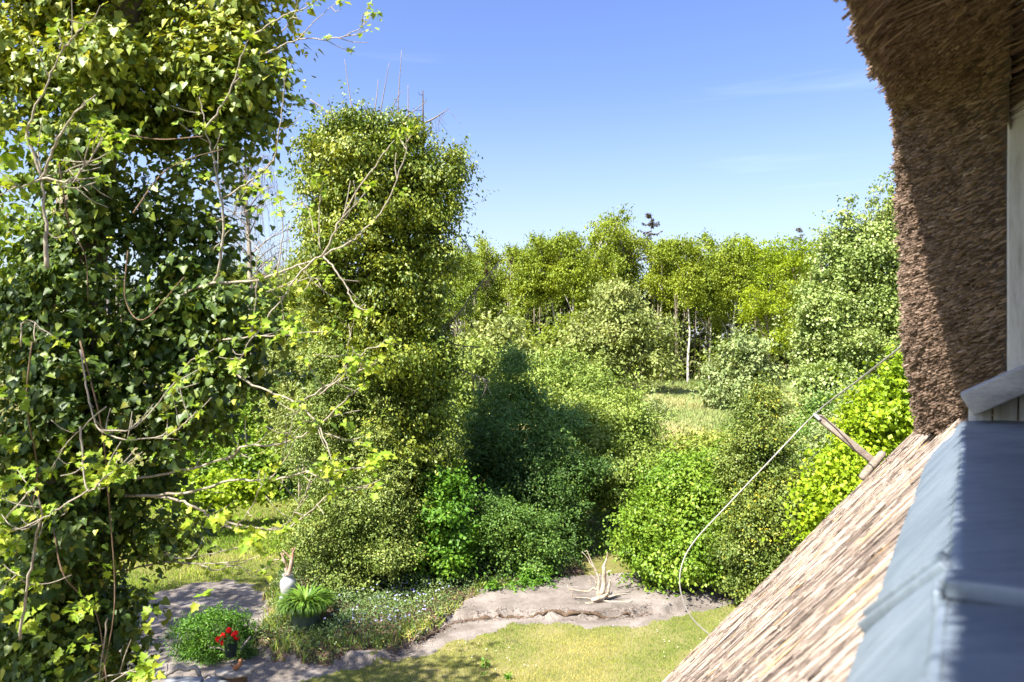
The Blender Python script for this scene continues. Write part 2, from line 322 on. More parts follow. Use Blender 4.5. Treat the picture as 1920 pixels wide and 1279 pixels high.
# ------------------------------------------------------------------ leaves
def half_leaf(outline, fold=.12, cy=.45):
    """mirrored outline from stalk to tip, folded along the midrib"""
    o = [np.array(p) for p in outline]; n = len(o)
    V = [(0, cy, 0)] + [(x, y, abs(x) * fold * 2) for x, y in o]
    idx = {i: i + 1 for i in range(n)}; L = {0: 1, n - 1: n}
    for i in range(1, n - 1): V.append((-o[i][0], o[i][1], abs(o[i][0]) * fold * 2)); L[i] = len(V) - 1
    T = []
    for i in range(n - 1):
        T.append((0, idx[i], idx[i + 1])); T.append((0, L[i + 1], L[i]))
    V = np.array(V); V[:, 2] -= .12 * (V[:, 1] ** 2)
    return V, np.array(T)
T_DIA = (np.array([(0, 0, 0), (.58, .46, .12), (0, 1, -.05), (-.58, .46, .12)]), np.array([(0, 1, 2), (0, 2, 3)]))
T_OVAL = (np.array([(0, 0, 0), (.42, .30, .10), (.34, .70, .06), (0, 1, -.08), (-.34, .70, .06), (-.42, .30, .10)]), np.array([(0, 1, 2), (0, 2, 3), (0, 3, 4), (0, 4, 5)]))
T_IVY = half_leaf([(0, .05), (.28, -.06), (.52, .18), (.30, .58), (0, 1)])
T_MAPLE = half_leaf([(0, .02), (.22, -.06), (.52, .06), (.40, .26), (.64, .56), (.30, .56), (.20, .78), (0, 1)], .14, .38)
T_BLADE = (np.array([(-.5, 0, 0), (.5, 0, 0), (.38, .55, .10), (-.38, .55, .10), (0, 1, .32)]), np.array([(0, 1, 2), (0, 2, 3), (3, 2, 4)]))

def leaf_mesh(P, N, D, L, Wd, tmpl, rng, rnd=None):
    V, T = tmpl; n = len(P); k = len(V)
    N = nrm(N); D = D - (D * N).sum(-1, keepdims=True) * N; D = nrm(D); X = np.cross(D, N)
    L = np.broadcast_to(L, (n,)); Wd = np.broadcast_to(Wd, (n,))
    O = P[:, None] + V[None, :, 0, None] * (Wd[:, None, None] * X[:, None]) + V[None, :, 1, None] * (L[:, None, None] * D[:, None]) + V[None, :, 2, None] * (L[:, None, None] * N[:, None])
    F = (T[None] + (np.arange(n) * k)[:, None, None]).reshape(-1, 3)
    if rnd is None: rnd = rng.random(n)
    return O.reshape(-1, 3), F, np.repeat(rnd, k)

def cloud(blobs, n, per, cr, rng, shell=.16, inner=.22, flat=.6):
    """clumped points over the surface of a set of ellipsoids; returns positions, outward normals, clump ids"""
    B = np.array(blobs, float); wgt = (B[:, 3] * B[:, 4] + B[:, 4] * B[:, 5] + B[:, 3] * B[:, 5]); wgt /= wgt.sum()
    nc = max(4, int(n / per)); bi = rng.choice(len(B), nc, p=wgt)
    d = nrm(rng.normal(size=(nc, 3)))
    # uneven outline: every ellipsoid carries its own set of bulges and hollows
    bd = nrm(rng.normal(size=(len(B), 16, 3))); ba = rng.random((len(B), 16)) ** 1.5
    bump = (np.exp(-(1 - np.einsum('ij,ikj->ik', d, bd[bi])) * 11) * ba[bi]).max(1)
    r = (.84 + .30 * bump) * (1 - np.abs(rng.normal(size=nc)) * shell) + .02
    sp = rng.random(nc) < .10; r[sp] *= 1.05 + .26 * rng.random(sp.sum())
    ii = rng.random(nc) < inner; r[ii] = rng.random(ii.sum()) ** .5 * .85
    c = B[bi, :3] + d * B[bi, 3:6] * r[:, None]; no = nrm(d / B[bi, 3:6])
    # clumps deep inside another blob are worth little: move them out of the count
    keep = np.ones(nc, bool)
    for b in (B if len(B) < 400 else B[:0]):
        q = ((c - b[:3]) / b[3:6]); keep &= ~(((q ** 2).sum(1) < .5) & (rng.random(nc) < .85))
    c, no = c[keep], no[keep]; nc = len(c)
    ci = rng.integers(0, nc, n)
    size = (.45 + 1.1 * rng.random(nc))[ci]
    off = rng.normal(size=(n, 3)) * cr * size[:, None]
    off[:, 2] *= flat
    dome = nrm(off / (cr * size[:, None]) + no[ci] * .5)      # every clump is a small dome of its own
    return c[ci] + off, nrm(no[ci] * .6 + dome * .75), ci, nc

def expand(blobs, k, f, rng, squash=.78):
    """breaks each ellipsoid into k overlapping boughs round a smaller core"""
    out = []
    for b in np.array(blobs, float):
        d = nrm(rng.normal(size=(k, 3))); q = f * (.6 + .75 * rng.random(k)); rr = (.98 - .62 * q) * (.88 + .24 * rng.random(k))
        R_ = (b[3] * b[4] * b[5]) ** (1 / 3)
        for j in range(k):
            r3 = q[j] * (.5 * b[3:6] + .5 * R_); out.append((*(b[:3] + d[j] * b[3:6] * rr[j]), r3[0] * 1.1, r3[1] * 1.1, r3[2] * squash))
        out.append((*b[:3], *(b[3:6] * .62)))
    return out

def foliage(name, m, parent, blobs, n, L, ratio, tmpl, per=28, cr=.18, seed=1, inner=.22, shell=.16, up=.5, droop=.3, out=.7, jit=.55, zmin=None, clip=None, kind='stuff', tint=0.0, boughs=12, bf=.40, mult=1.25, spray=.2, sl=6.5):
    rng = rg(seed)
    if boughs: blobs = expand(blobs, boughs, bf, rng); n = int(n * mult)
    P, no, ci, nc = cloud(blobs, n, per, cr, rng, shell, inner)
    if zmin is not None: P[:, 2] = np.where(P[:, 2] < zmin, zmin + np.abs(P[:, 2] - zmin) % .3, P[:, 2])
    if clip is not None: k = clip(P); P, no, ci = P[k], no[k], ci[k]
    if spray:                                   # arching shoots that stand out of the outline
        k = 11; ns = int(len(P) * spray / k); a = rng.integers(0, len(P), ns)
        d = nrm(no[a] * .8 + rng.normal(size=(ns, 3)) * .55 + [0, 0, .55]); ln_ = L * sl * (.4 + 1.0 * rng.random(ns))
        t_ = np.linspace(.1, 1, k)[None, :, None]; Q = P[a][:, None] + d[:, None] * ln_[:, None, None] * t_ - np.array([0, 0, .42]) * (ln_[:, None, None] * t_ ** 2) * (.3 + rng.random((ns, 1, 1)))
        Q += rng.normal(size=Q.shape) * L * .28
        P = np.vstack([P, Q.reshape(-1, 3)]); no = np.vstack([no, np.repeat(d, k, 0)]); ci = np.concatenate([ci, np.repeat(ci[a], k)])
    n = len(P); cn = rng.normal(size=(nc, 3)) * .42
    N = no * out + np.array([0, 0, up]) + rng.normal(size=(n, 3)) * jit + cn[ci]
    D = rng.normal(size=(n, 3)) + np.array([0, 0, -droop * 3]) + no * .8
    ct = rng.random(nc)
    g_ = fbm(P[:, 0] / (L * 14) + 50, P[:, 2] / (L * 11) + P[:, 1] / (L * 16) + 50, seed % 97, 2)
    rnd = np.clip(.40 * rng.random(n) + .30 * ct[ci] + .62 * (g_ - .13) + tint, 0, 1); rnd[rng.random(n) < .012] = 1
    ln = L * (.65 + .6 * rng.random(n))
    V, F, r = leaf_mesh(P, N, D, ln, ln * ratio, tmpl, rng, rnd)
    return build(name, V, F, m, parent, r, None, False, kind)

def blob(px, py, Y, rx, ry, k=1.0):
    """ellipsoid seen at (px,py) with half sizes rx, ry in picture pixels at distance Y; depth = k * half width"""
    s = Y / FPX; c = W(px, py, Y)
    return (*c, rx * s, rx * s * k, ry * s)

def limbs(acc, base, tips, r0, rng, sides=6, wob=.12):
    """stems that rise from base and reach each tip"""
    base = np.asarray(base, float)
    for t in tips:
        t = np.asarray(t, float); d = t - base; L = np.linalg.norm(d)
        P = [base + d * f + np.array([0, 0, .12 * L * math.sin(math.pi * f) * .6]) + rng.normal(size=3) * wob * L * .25 * (0 < f < 1) for f in (0, .2, .4, .6, .8, 1)]
        acc.tube(spline(P, 3), np.linspace(r0, r0 * .2, 16), sides)

def shrub(name, label, cat, m, base, blobs, n, L, ratio, tmpl, seed, bark='bark_dark', stems=4, r0=.03, group=None, crown='foliage', **kw):
    t = thing(name, base, label, cat, group)
    foliage(crown, M[m], t, blobs, n, L, ratio, tmpl, seed=seed, **kw)
    rng = rg(seed + 500)
    B = np.array(blobs)
    for k in range(stems):
        a = Acc(); b = B[rng.integers(len(B))]
        limbs(a, np.array(base) + [rng.normal() * r0 * 3, rng.normal() * r0 * 3, -.05], [b[:3] + nrm(rng.normal(size=3)) * b[3:6] * .55], r0 * (.7 + .6 * rng.random()), rng)
        a.make('stem', M[bark], t, True)
    return t

# ------------------------------------------------------------------ ground
def px_ground(pts, z=0.0):
    out = []
    for px, py in pts:
        Y = (CAM_H - z) * FPX / (py - 640); out.append(((px - 960) / FPX * Y, Y))
    return np.array(out)
def inside(poly, x, y):
    r = np.zeros(x.shape, bool); n = len(poly); j = n - 1
    for i in range(n):
        xi, yi = poly[i]; xj, yj = poly[j]
        c = ((yi > y) != (yj > y)) & (x < (xj - xi) * (y - yi) / (yj - yi + 1e-12) + xi); r ^= c; j = i
    return r
LAWN = px_ground([(560, 1279), (640, 1262), (720, 1250), (800, 1232), (850, 1210), (900, 1188), (980, 1174), (1100, 1177), (1250, 1166), (1310, 1150), (1390, 1122), (1480, 1120), (1700, 1120), (1700, 1700), (-200, 1900), (200, 1500)])
BED = px_ground([(470, 1215), (500, 1235), (560, 1252), (700, 1250), (760, 1228), (800, 1205), (850, 1160), (870, 1138), (930, 1112), (1000, 1098), (1090, 1080), (1090, 1062), (700, 1055), (540, 1070), (500, 1100), (495, 1130), (505, 1160), (480, 1190)])
PATH = px_ground([(235, 1160), (290, 1115), (350, 1098), (430, 1088), (500, 1112), (505, 1160), (470, 1215), (560, 1252), (700, 1250), (800, 1200), (850, 1150), (930, 1112), (1000, 1098), (1090, 1080), (1200, 1082), (1330, 1098), (1400, 1108), (1470, 1116), (1395, 1124), (1390, 1700), (-200, 1800), (200, 1279)])
MOUND_TOP = px_ground([(850, 1160), (900, 1162), (980, 1160), (1100, 1163), (1180, 1160), (1210, 1154), (1290, 1140), (1380, 1112), (1200, 1082), (1000, 1095), (880, 1130)])
def height(x, y):
    h = .05 * (fbm(x * .5, y * .5, 3) - .45)
    return h
def seg_dist(poly, x, y):
    d = np.full(x.shape, 1e9); n = len(poly)
    for i in range(n):
        a = poly[i]; b = poly[(i + 1) % n]; e = b - a; t = np.clip(((x - a[0]) * e[0] + (y - a[1]) * e[1]) / (e @ e), 0, 1)
        d = np.minimum(d, np.hypot(x - a[0] - t * e[0], y - a[1] - t * e[1]))
    return d
def relief(x, y):
    """height of bed and mound above the lawn"""
    wx = x + .10 * (fbm(x * 3, y * 3, 11) - .45) * 2; wy = y + .22 * (fbm(x * 2.2, y * 3, 17) - .45) * 2
    sb = np.where(inside(BED, wx, wy), 1, -1) * seg_dist(BED, wx, wy); sm = np.where(inside(MOUND_TOP, wx, wy), 1, -1) * seg_dist(MOUND_TOP, wx, wy)
    hb = np.clip((sb + .05) / .18, 0, 1); hm = np.clip((sm + .02) / .045, 0, 1)
    return height(x, y) + .13 * hb * hb * (3 - 2 * hb) + .11 * hm * hm * (3 - 2 * hm) + .025 * hm * (fbm(x * 2, y * 2, 5) - .4)
def gz(x, y): return float(relief(np.array([float(x)]), np.array([float(y)]))[0])

def ground_sheets():
    st = .05; xs = np.arange(-12, 7.001, st); ys = np.arange(9.0, 17.501, st); nx, ny = len(xs), len(ys)
    X, Y = np.meshgrid(xs, ys); rng = rg(4)
    Z = relief(X, Y) + .012 * (fbm(X * 6, Y * 6, 9) - .45)
    e = np.minimum.reduce([X - xs[0], xs[-1] - X, Y - ys[0], ys[-1] - Y]); Z = Z * np.clip(e / .6, 0, 1) + .02
    V = np.stack([X, Y, Z], -1).reshape(-1, 3)
    cx = (X[:-1, :-1] + X[1:, 1:]) / 2; cyy = (Y[:-1, :-1] + Y[1:, 1:]) / 2
    jx = cx + .16 * (fbm(cx * 3, cyy * 3, 21) - .45) * 2; jy = cyy + .34 * (fbm(cx * 3, cyy * 3, 31) - .45) * 2
    cls = np.zeros(cx.shape, int)
    cls[inside(PATH, jx, jy)] = 2; cls[inside(BED, jx, jy)] = 3; cls[inside(LAWN, jx, jy)] = 1
    i = np.arange(ny - 1)[:, None] * nx + np.arange(nx - 1)[None]
    Q = np.stack([i, i + 1, i + nx + 1, i + nx], -1)
    for k, nm, m in ((0, 'garden_ground', 'ground'), (1, 'lawn', 'turf'), (2, 'path', 'sand'), (3, 'flower_bed', 'soil')):
        q = Q[cls == k]
        u, inv = np.unique(q, return_inverse=True)
        build(nm, V[u], inv.reshape(-1, 4), M[m], None, None, None, True, 'structure')
    return cls, xs, ys, st
CLS, GXS, GYS, GST = ground_sheets()
def cls_at(x, y):
    i = np.clip(((x - GXS[0]) / GST).astype(int), 0, CLS.shape[1] - 1); j = np.clip(((y - GYS[0]) / GST).astype(int), 0, CLS.shape[0] - 1)
    return CLS[j, i]
def sheet(name, x0, x1, y0, y1, z, m, n=2):
    xs = np.linspace(x0, x1, n); ys = np.linspace(y0, y1, n); X, Y = np.meshgrid(xs, ys)
    V = np.stack([X, Y, np.full_like(X, z)], -1).reshape(-1, 3)
    i = np.arange(n - 1)[:, None] * n + np.arange(n - 1)[None]
    return build(name, V, np.stack([i, i + 1, i + n + 1, i + n], -1).reshape(-1, 4), m, None, None, None, True, 'structure')
sheet('ground', -400, 400, -300, 700, -.02, M['ground'])
sheet('meadow', -4, 26, 33, 84, -.014, M['meadow'])

def blades(name, x, y, z, h, wd, m, rng, rnd, lean=.35):
    n = len(x); P = np.stack([x, y, z], -1)
    a = rng.random(n) * 2 * np.pi
    N = np.stack([np.cos(a), np.sin(a), np.full(n, .15)], -1); D = np.stack([rng.normal(size=n) * lean, rng.normal(size=n) * lean, np.ones(n)], -1)
    V, F, r = leaf_mesh(P, N, D, h, wd, T_BLADE, rng, rnd)
    return build(name, V, F, m, None, r, None, False, 'stuff')
def lawn_grass():
    rng = rg(8); n = 100000
    Y = 10.2 + rng.random(n) ** 1.15 * 4.6; x = -4.5 + rng.random(n) * 9.5
    k = cls_at(x, Y) == 1; x, Y = x[k], Y[k]; n = len(x)
    g = fbm(x * .9, Y * .9, 41); far = np.clip((Y - 12.6) / 2, 0, 1)
    g = g * 1.5 - .10 - .34 * far * (fbm(x * .4, Y, 44) + .25)
    rnd = np.clip(.45 * rng.random(n) + .95 * (g - .32), 0, 1)
    h = (.022 + .03 * rng.random(n)) * (.75 + .6 * fbm(x * 1.3, Y * 1.3, 51))
    o = blades('lawn_grass', x, Y, relief(x, Y) + .012, h, .006 + .004 * rng.random(n), M['grass'], rng, rnd, .6)
    tag(o, 'short dry yellow green lawn grass beside the sandy path', 'grass')
    n = 260; x = -3 + rng.random(n) * 8; Y = 11 + rng.random(n) * 3; k = (cls_at(x, Y) == 1) & (fbm(x * .8, Y * .8, 77) > .5); x, Y = x[k], Y[k]; n = len(x)
    P = np.repeat(np.stack([x, Y, relief(x, Y) + .055], -1), 6, 0); a = np.tile(np.arange(6) * np.pi / 3, n)
    V, F, r = leaf_mesh(P, np.tile([0, 0, 1.], (6 * n, 1)), np.stack([np.cos(a), np.sin(a), a * 0 + .15], -1), .010, .008, T_DIA, rng)
    tag(build('daisies', V, F, M['petal_white'], None, r, None, False, 'stuff'), 'tiny white daisies scattered in the lawn', 'flowers')
lawn_grass()
def rough_grass():
    rng = rg(12)
    n = 60000; Y = 14.2 + rng.random(n) ** 1.3 * 13; x = (-960 + 700 * rng.random(n)) / FPX * Y
    k = ~((Y < 17.4) & np.isin(cls_at(x, Y), (1, 2, 3))); x, Y = x[k], Y[k]; n = len(x)
    g = fbm(x * .7, Y * .7, 61); rnd = np.clip(.5 * rng.random(n) + 1.1 * (g - .28), 0, 1)
    h = .05 + .16 * rng.random(n) * np.clip(fbm(x * .9, Y * .5, 63) * 2.2 - .5, .1, 1.6)
    tag(blades('rough_grass', x, Y, np.where(Y < 17.4, relief(x, Y), 0) - .01, h, .012 + .01 * rng.random(n), M['rough_grass'], rng, rnd, .5), 'uncut light green grass behind the sandy path at the left', 'grass')
    n = 60000; Y = 34 + rng.random(n) * 50; x = (190 + 420 * rng.random(n)) / FPX * Y
    g = fbm(x * .25, Y * .12, 71); rnd = np.clip(.45 * rng.random(n) + 1.2 * (g - .3), 0, 1)
    strip = np.clip((Y - 74) / 6, 0, 1); rnd *= (1 - .75 * strip)
    h = .12 + .22 * rng.random(n) + .75 * strip * rng.random(n)
    tag(blades('meadow_grass', x, Y, np.full(n, -.02), h, .06 + .05 * rng.random(n), M['meadow_grass'], rng, rnd, .45), 'pale meadow grass in front of the forest edge', 'grass')
rough_grass()

# ------------------------------------------------------------------ thatched house
TH = R(31.5); UX, UY = math.sin(TH), math.cos(TH); NX, NY = -math.cos(TH), math.sin(TH); TP = 1.19
def H(s, n, z):
    s, n, z = np.broadcast_arrays(np.asarray(s, float), np.asarray(n, float), np.asarray(z, float))
    return np.stack([s * UX + n * NX, s * UY + n * NY, CAM_H + z], -1)
UV_ = np.array([UX, UY, 0]); NV = np.array([NX, NY, 0]); ZV = np.array([0, 0, 1.])
house = thing('thatched_house', H(2.0, 1.0, -CAM_H), 'thatched house seen from its dormer, reed roof sloping down at the right', 'house')
VERGE = 5.5
def roof_z(s, n):
    s = np.asarray(s, float); n = np.asarray(n, float)
    return -.318 + .075 * (np.clip(s, 0, 9) / VERGE) ** 2 - TP * n + .035 * (fbm(s * 1.6, n * 1.6 + 9, 81) - .45) + .02 * (fbm(s * 6, n * 5, 83) - .45)
def reeds(P, D, L, rad, rng, rnd, taper=.8, cap=True, tipk=1.0):
    """thin V-shaped reeds whose tip is at P, body running back along -D"""
    n = len(P); D = nrm(D); ref = nrm(rng.normal(size=(n, 3))); X = nrm(np.cross(D, ref)); Y = np.cross(D, X)
    L = np.broadcast_to(L, (n,)); rad = np.broadcast_to(rad, (n,))
    V = []
    for e, k in ((0, tipk), (1, taper)):
        for j in range(3):
            a = j * 2 * np.pi / 3
            V.append(P - e * L[:, None] * D + (rad * k)[:, None] * (math.cos(a) * X + math.sin(a) * Y))
    V = np.stack(V, 1).reshape(-1, 3)
    T = [(0, 3, 4), (0, 4, 1), (1, 4, 5), (1, 5, 2), (2, 5, 3), (2, 3, 0)] + ([(0, 1, 2)] if cap else [])
    if not cap: T = T[:4]
    T = np.array(T)
    F = (T[None] + (np.arange(n) * 6)[:, None, None]).reshape(-1, 3)
    return V, F, np.repeat(rnd, 6)

def roof():
    rng = rg(90)
    S = np.concatenate([np.linspace(-2.0, VERGE - .12, 70), VERGE - .12 + .22 * np.sin(np.linspace(.15, 1, 7) * np.pi / 2)]); drop = np.concatenate([np.zeros(70), .30 * (1 - np.cos(np.linspace(.15, 1, 7) * np.pi / 2))])
    NN = np.linspace(-2.2, 3.4, 90)
    SS, N2 = np.meshgrid(S, NN); Z = roof_z(SS, N2) - drop[None]
    # thatch thickness at the verge: one more row that goes in and down
    V = H(SS, N2, Z); V = np.concatenate([V, H(np.full(len(NN), VERGE - .15), NN, Z[:, -1] - .12)[:, None]], 1)
    nx = V.shape[1]; i = np.arange(len(NN) - 1)[:, None] * nx + np.arange(nx - 1)[None]
    Q = np.stack([i, i + 1, i + nx + 1, i + nx], -1).reshape(-1, 4)
    lay = np.stack([np.concatenate([SS, SS[:, -1:] + .2], 1), np.concatenate([N2, N2[:, -1:]], 1) * 1.55, np.zeros((len(NN), nx))], -1).reshape(-1, 3)
    # the dormer window opening interrupts the main slope behind the sill
    fs = (V.reshape(-1, 3)[Q].mean(1) - np.array([0, 0, CAM_H])); s_ = fs @ UV_; n_ = fs @ NV
    Q = Q[~((n_ < -.02) & (s_ < 3.6))]
    r = build('thatch_slope', V.reshape(-1, 3), Q, M['thatch'], house, None, lay, True)
    n = 100000
    s = .35 + (VERGE - .30) * rng.random(n) ** 1.25; nn = .02 + 3.2 * rng.random(n) ** 1.1
    k = ~((s < 3.35) & (nn < .15)); s, nn = s[k], nn[k]; n = len(s)
    ed = rng.random(n) < .16; s[ed] = VERGE + .02 + .05 * rng.normal(size=ed.sum())
    fall = nrm(NV - TP * ZV); out = nrm(TP * NV + ZV)
    D = fall + UV_ * (rng.normal(size=(n, 1)) * .085 + .30 * (fbm(s * 5, nn * 4, 88)[:, None] - .45)) + out * (.012 + .035 * np.abs(rng.normal(size=(n, 1))))
    P = H(s, nn, roof_z(s, nn)); P[ed] -= out * rng.random((ed.sum(), 1)) * .2
    P += out * (.004 + .012 * rng.random((n, 1)))
    odd = rng.random(n) < .03; D[odd] += UV_ * rng.normal(size=(odd.sum(), 1)) * .5 + out * .12
    LL = .14 + .40 * rng.random(n) ** 1.3
    rnd = np.clip(rng.beta(1.7, 1.6, n) * .72 + .01 + .50 * (fbm(s * 9, nn * 2.5, 85) - .45) + .35 * (fbm(s * 30, nn * 4, 86) - .45), 0, .95); rnd[rng.random(n) < .025] = 1.0
    V, F, rr = reeds(P, D, np.where(s < 3.5, np.minimum(LL, (nn - .03) / .66), LL), .0016 + .0018 * rng.random(n), rng, rnd, 1.0, False, .40)
    build('roof_reeds', V, F, M['reed'], r, rr, None, False, 'stuff')
roof()

def lerp_curve(P, t):
    P = np.asarray(P, float); d = np.concatenate([[0], np.cumsum(np.linalg.norm(np.diff(P, axis=0), axis=1))]); d /= d[-1]
    return np.stack([np.interp(t, d, P[:, k]) for k in range(P.shape[1])], -1)
EAVE_IN = spline([(-1.8, .98), (-.5, 1.0), (1.0, 1.02), (2.2, 1.04), (2.85, 1.0), (3.12, .86), (3.22, .55), (3.23, .2), (3.23, -.05), (3.26, -.2), (3.3, -.34)], 6)
EAVE_OUT = spline([(-1.8, .90), (-.5, .90), (1.0, .90), (2.19, .915), (2.6, .94), (3.04, 1.0), (3.5, 1.06), (3.82, 1.0), (3.98, .78), (4.03, .52), (3.95, .28), (3.78, .08), (3.80, -.10), (3.86, -.26), (3.92, -.42)], 6)
# how far the front edge stands out of the facade along the curve
EAVE_N = [(0, .27), (.55, .275), (.70, .285), (.84, .275), (.91, .25), (.955, .215), (1, .185)]
def eave(t, k):
    """t along the opening 0..1, k across: 0 at the window frame, 1 at the front edge, up to 2 over the outside"""
    t = np.asarray(t, float); k = np.asarray(k, float)
    a = lerp_curve(EAVE_IN, t); b = lerp_curve(EAVE_OUT, t)
    nf = np.interp(t, [p[0] for p in EAVE_N], [p[1] for p in EAVE_N])
    c = np.array([1.4, .1]); od = nrm(b - c)
    kk = np.clip(k, 0, 1); e = np.clip(k - 1, 0, 1)
    p = a + (b - a) * (kk ** .9)[..., None]
    n = -.115 + (nf + .115) * np.sin(kk * np.pi / 2 * .92) / math.sin(np.pi / 2 * .92)
    p = p + od * (.30 * np.sin(e * np.pi / 2))[..., None]; n = n - .75 * e ** 1.6 * (1 - .0 * e)
    w_ = .012 * (fbm(t * 260, k * 16, 89, 2) - .37) * 2 + .010 * kk ** 4 * (noise2(t * 62, t * 0, 96) - .5) + .025 * (fbm(t * 26, k * 4, 91) - .45) + .012 * (fbm(t * 90, k * 14, 93) - .45)
    p = p + od * w_[..., None]
    return p[..., 0], n + w_ * .8, p[..., 1]
def eaves():
    rng = rg(95)
    T, K = np.meshgrid(np.linspace(0, 1, 420), np.concatenate([np.linspace(0, 1, 46), np.linspace(1.03, 2, 20)]))
    s, n, z = eave(T, K); V = H(s, n, z); nx = V.shape[1]
    i = np.arange(V.shape[0] - 1)[:, None] * nx + np.arange(nx - 1)[None]
    Q = np.stack([i, i + 1, i + nx + 1, i + nx], -1).reshape(-1, 4)
    lay = np.stack([T * 7, K * .6, T * 0], -1).reshape(-1, 3)
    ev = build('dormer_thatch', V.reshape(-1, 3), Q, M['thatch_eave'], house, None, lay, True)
    m = 80000
    t = .12 + .88 * rng.random(m) ** .8; k = rng.random(m) ** .75 * 1.06
    fr = rng.random(m) < .2; k[fr] = 1.0 + .05 * rng.normal(size=fr.sum())
    s, n, z = eave(t, k); P = H(s, n, z)
    e1 = np.stack(eave(t + .002, k), -1) - np.stack(eave(t - .002, k), -1); e2 = np.stack(eave(t, k + .01), -1) - np.stack(eave(t, k - .01), -1)
    no = nrm(np.cross(e1, e2)); cen = np.array([1.4, 0., .1]); sg = np.sign(((np.stack([s, n, z], -1) - cen) * no).sum(1, keepdims=True)); no = -no * sg   # into the opening
    Nw = no[:, 0:1] * UV_ + no[:, 1:2] * NV + no[:, 2:3] * ZV
    D = NV * .86 - ZV * .46 + rng.normal(size=(m, 3)) * .10 + Nw * (.10 + .30 * np.clip(k, 0, 1)[:, None] ** 2)
    L = .16 + .18 * rng.random(m); P = P + Nw * (.002 + (.012 + .030 * np.clip(fbm(t * 230, k * 15, 98, 2) * 2.6 - .7, 0, 1)[:, None] * k[:, None]) * rng.random((m, 1)) ** 1.5) + nrm(D) * .012
    rnd = np.clip(rng.beta(2, 2.2, m) * .8 + .55 * (fbm(t * 230, k * 15, 98, 2) - .37) + .2 * (fbm(t * 60, k * 3, 97) - .38) + .12 * (k > .8), 0, 1)  # shade between clumps and the sunlit front edge painted into reed tone
    V, F, rr = reeds(P, D, L, .0021 + .0019 * rng.random(m), rng, rnd, .9)
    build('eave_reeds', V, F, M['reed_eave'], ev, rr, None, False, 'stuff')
eaves()

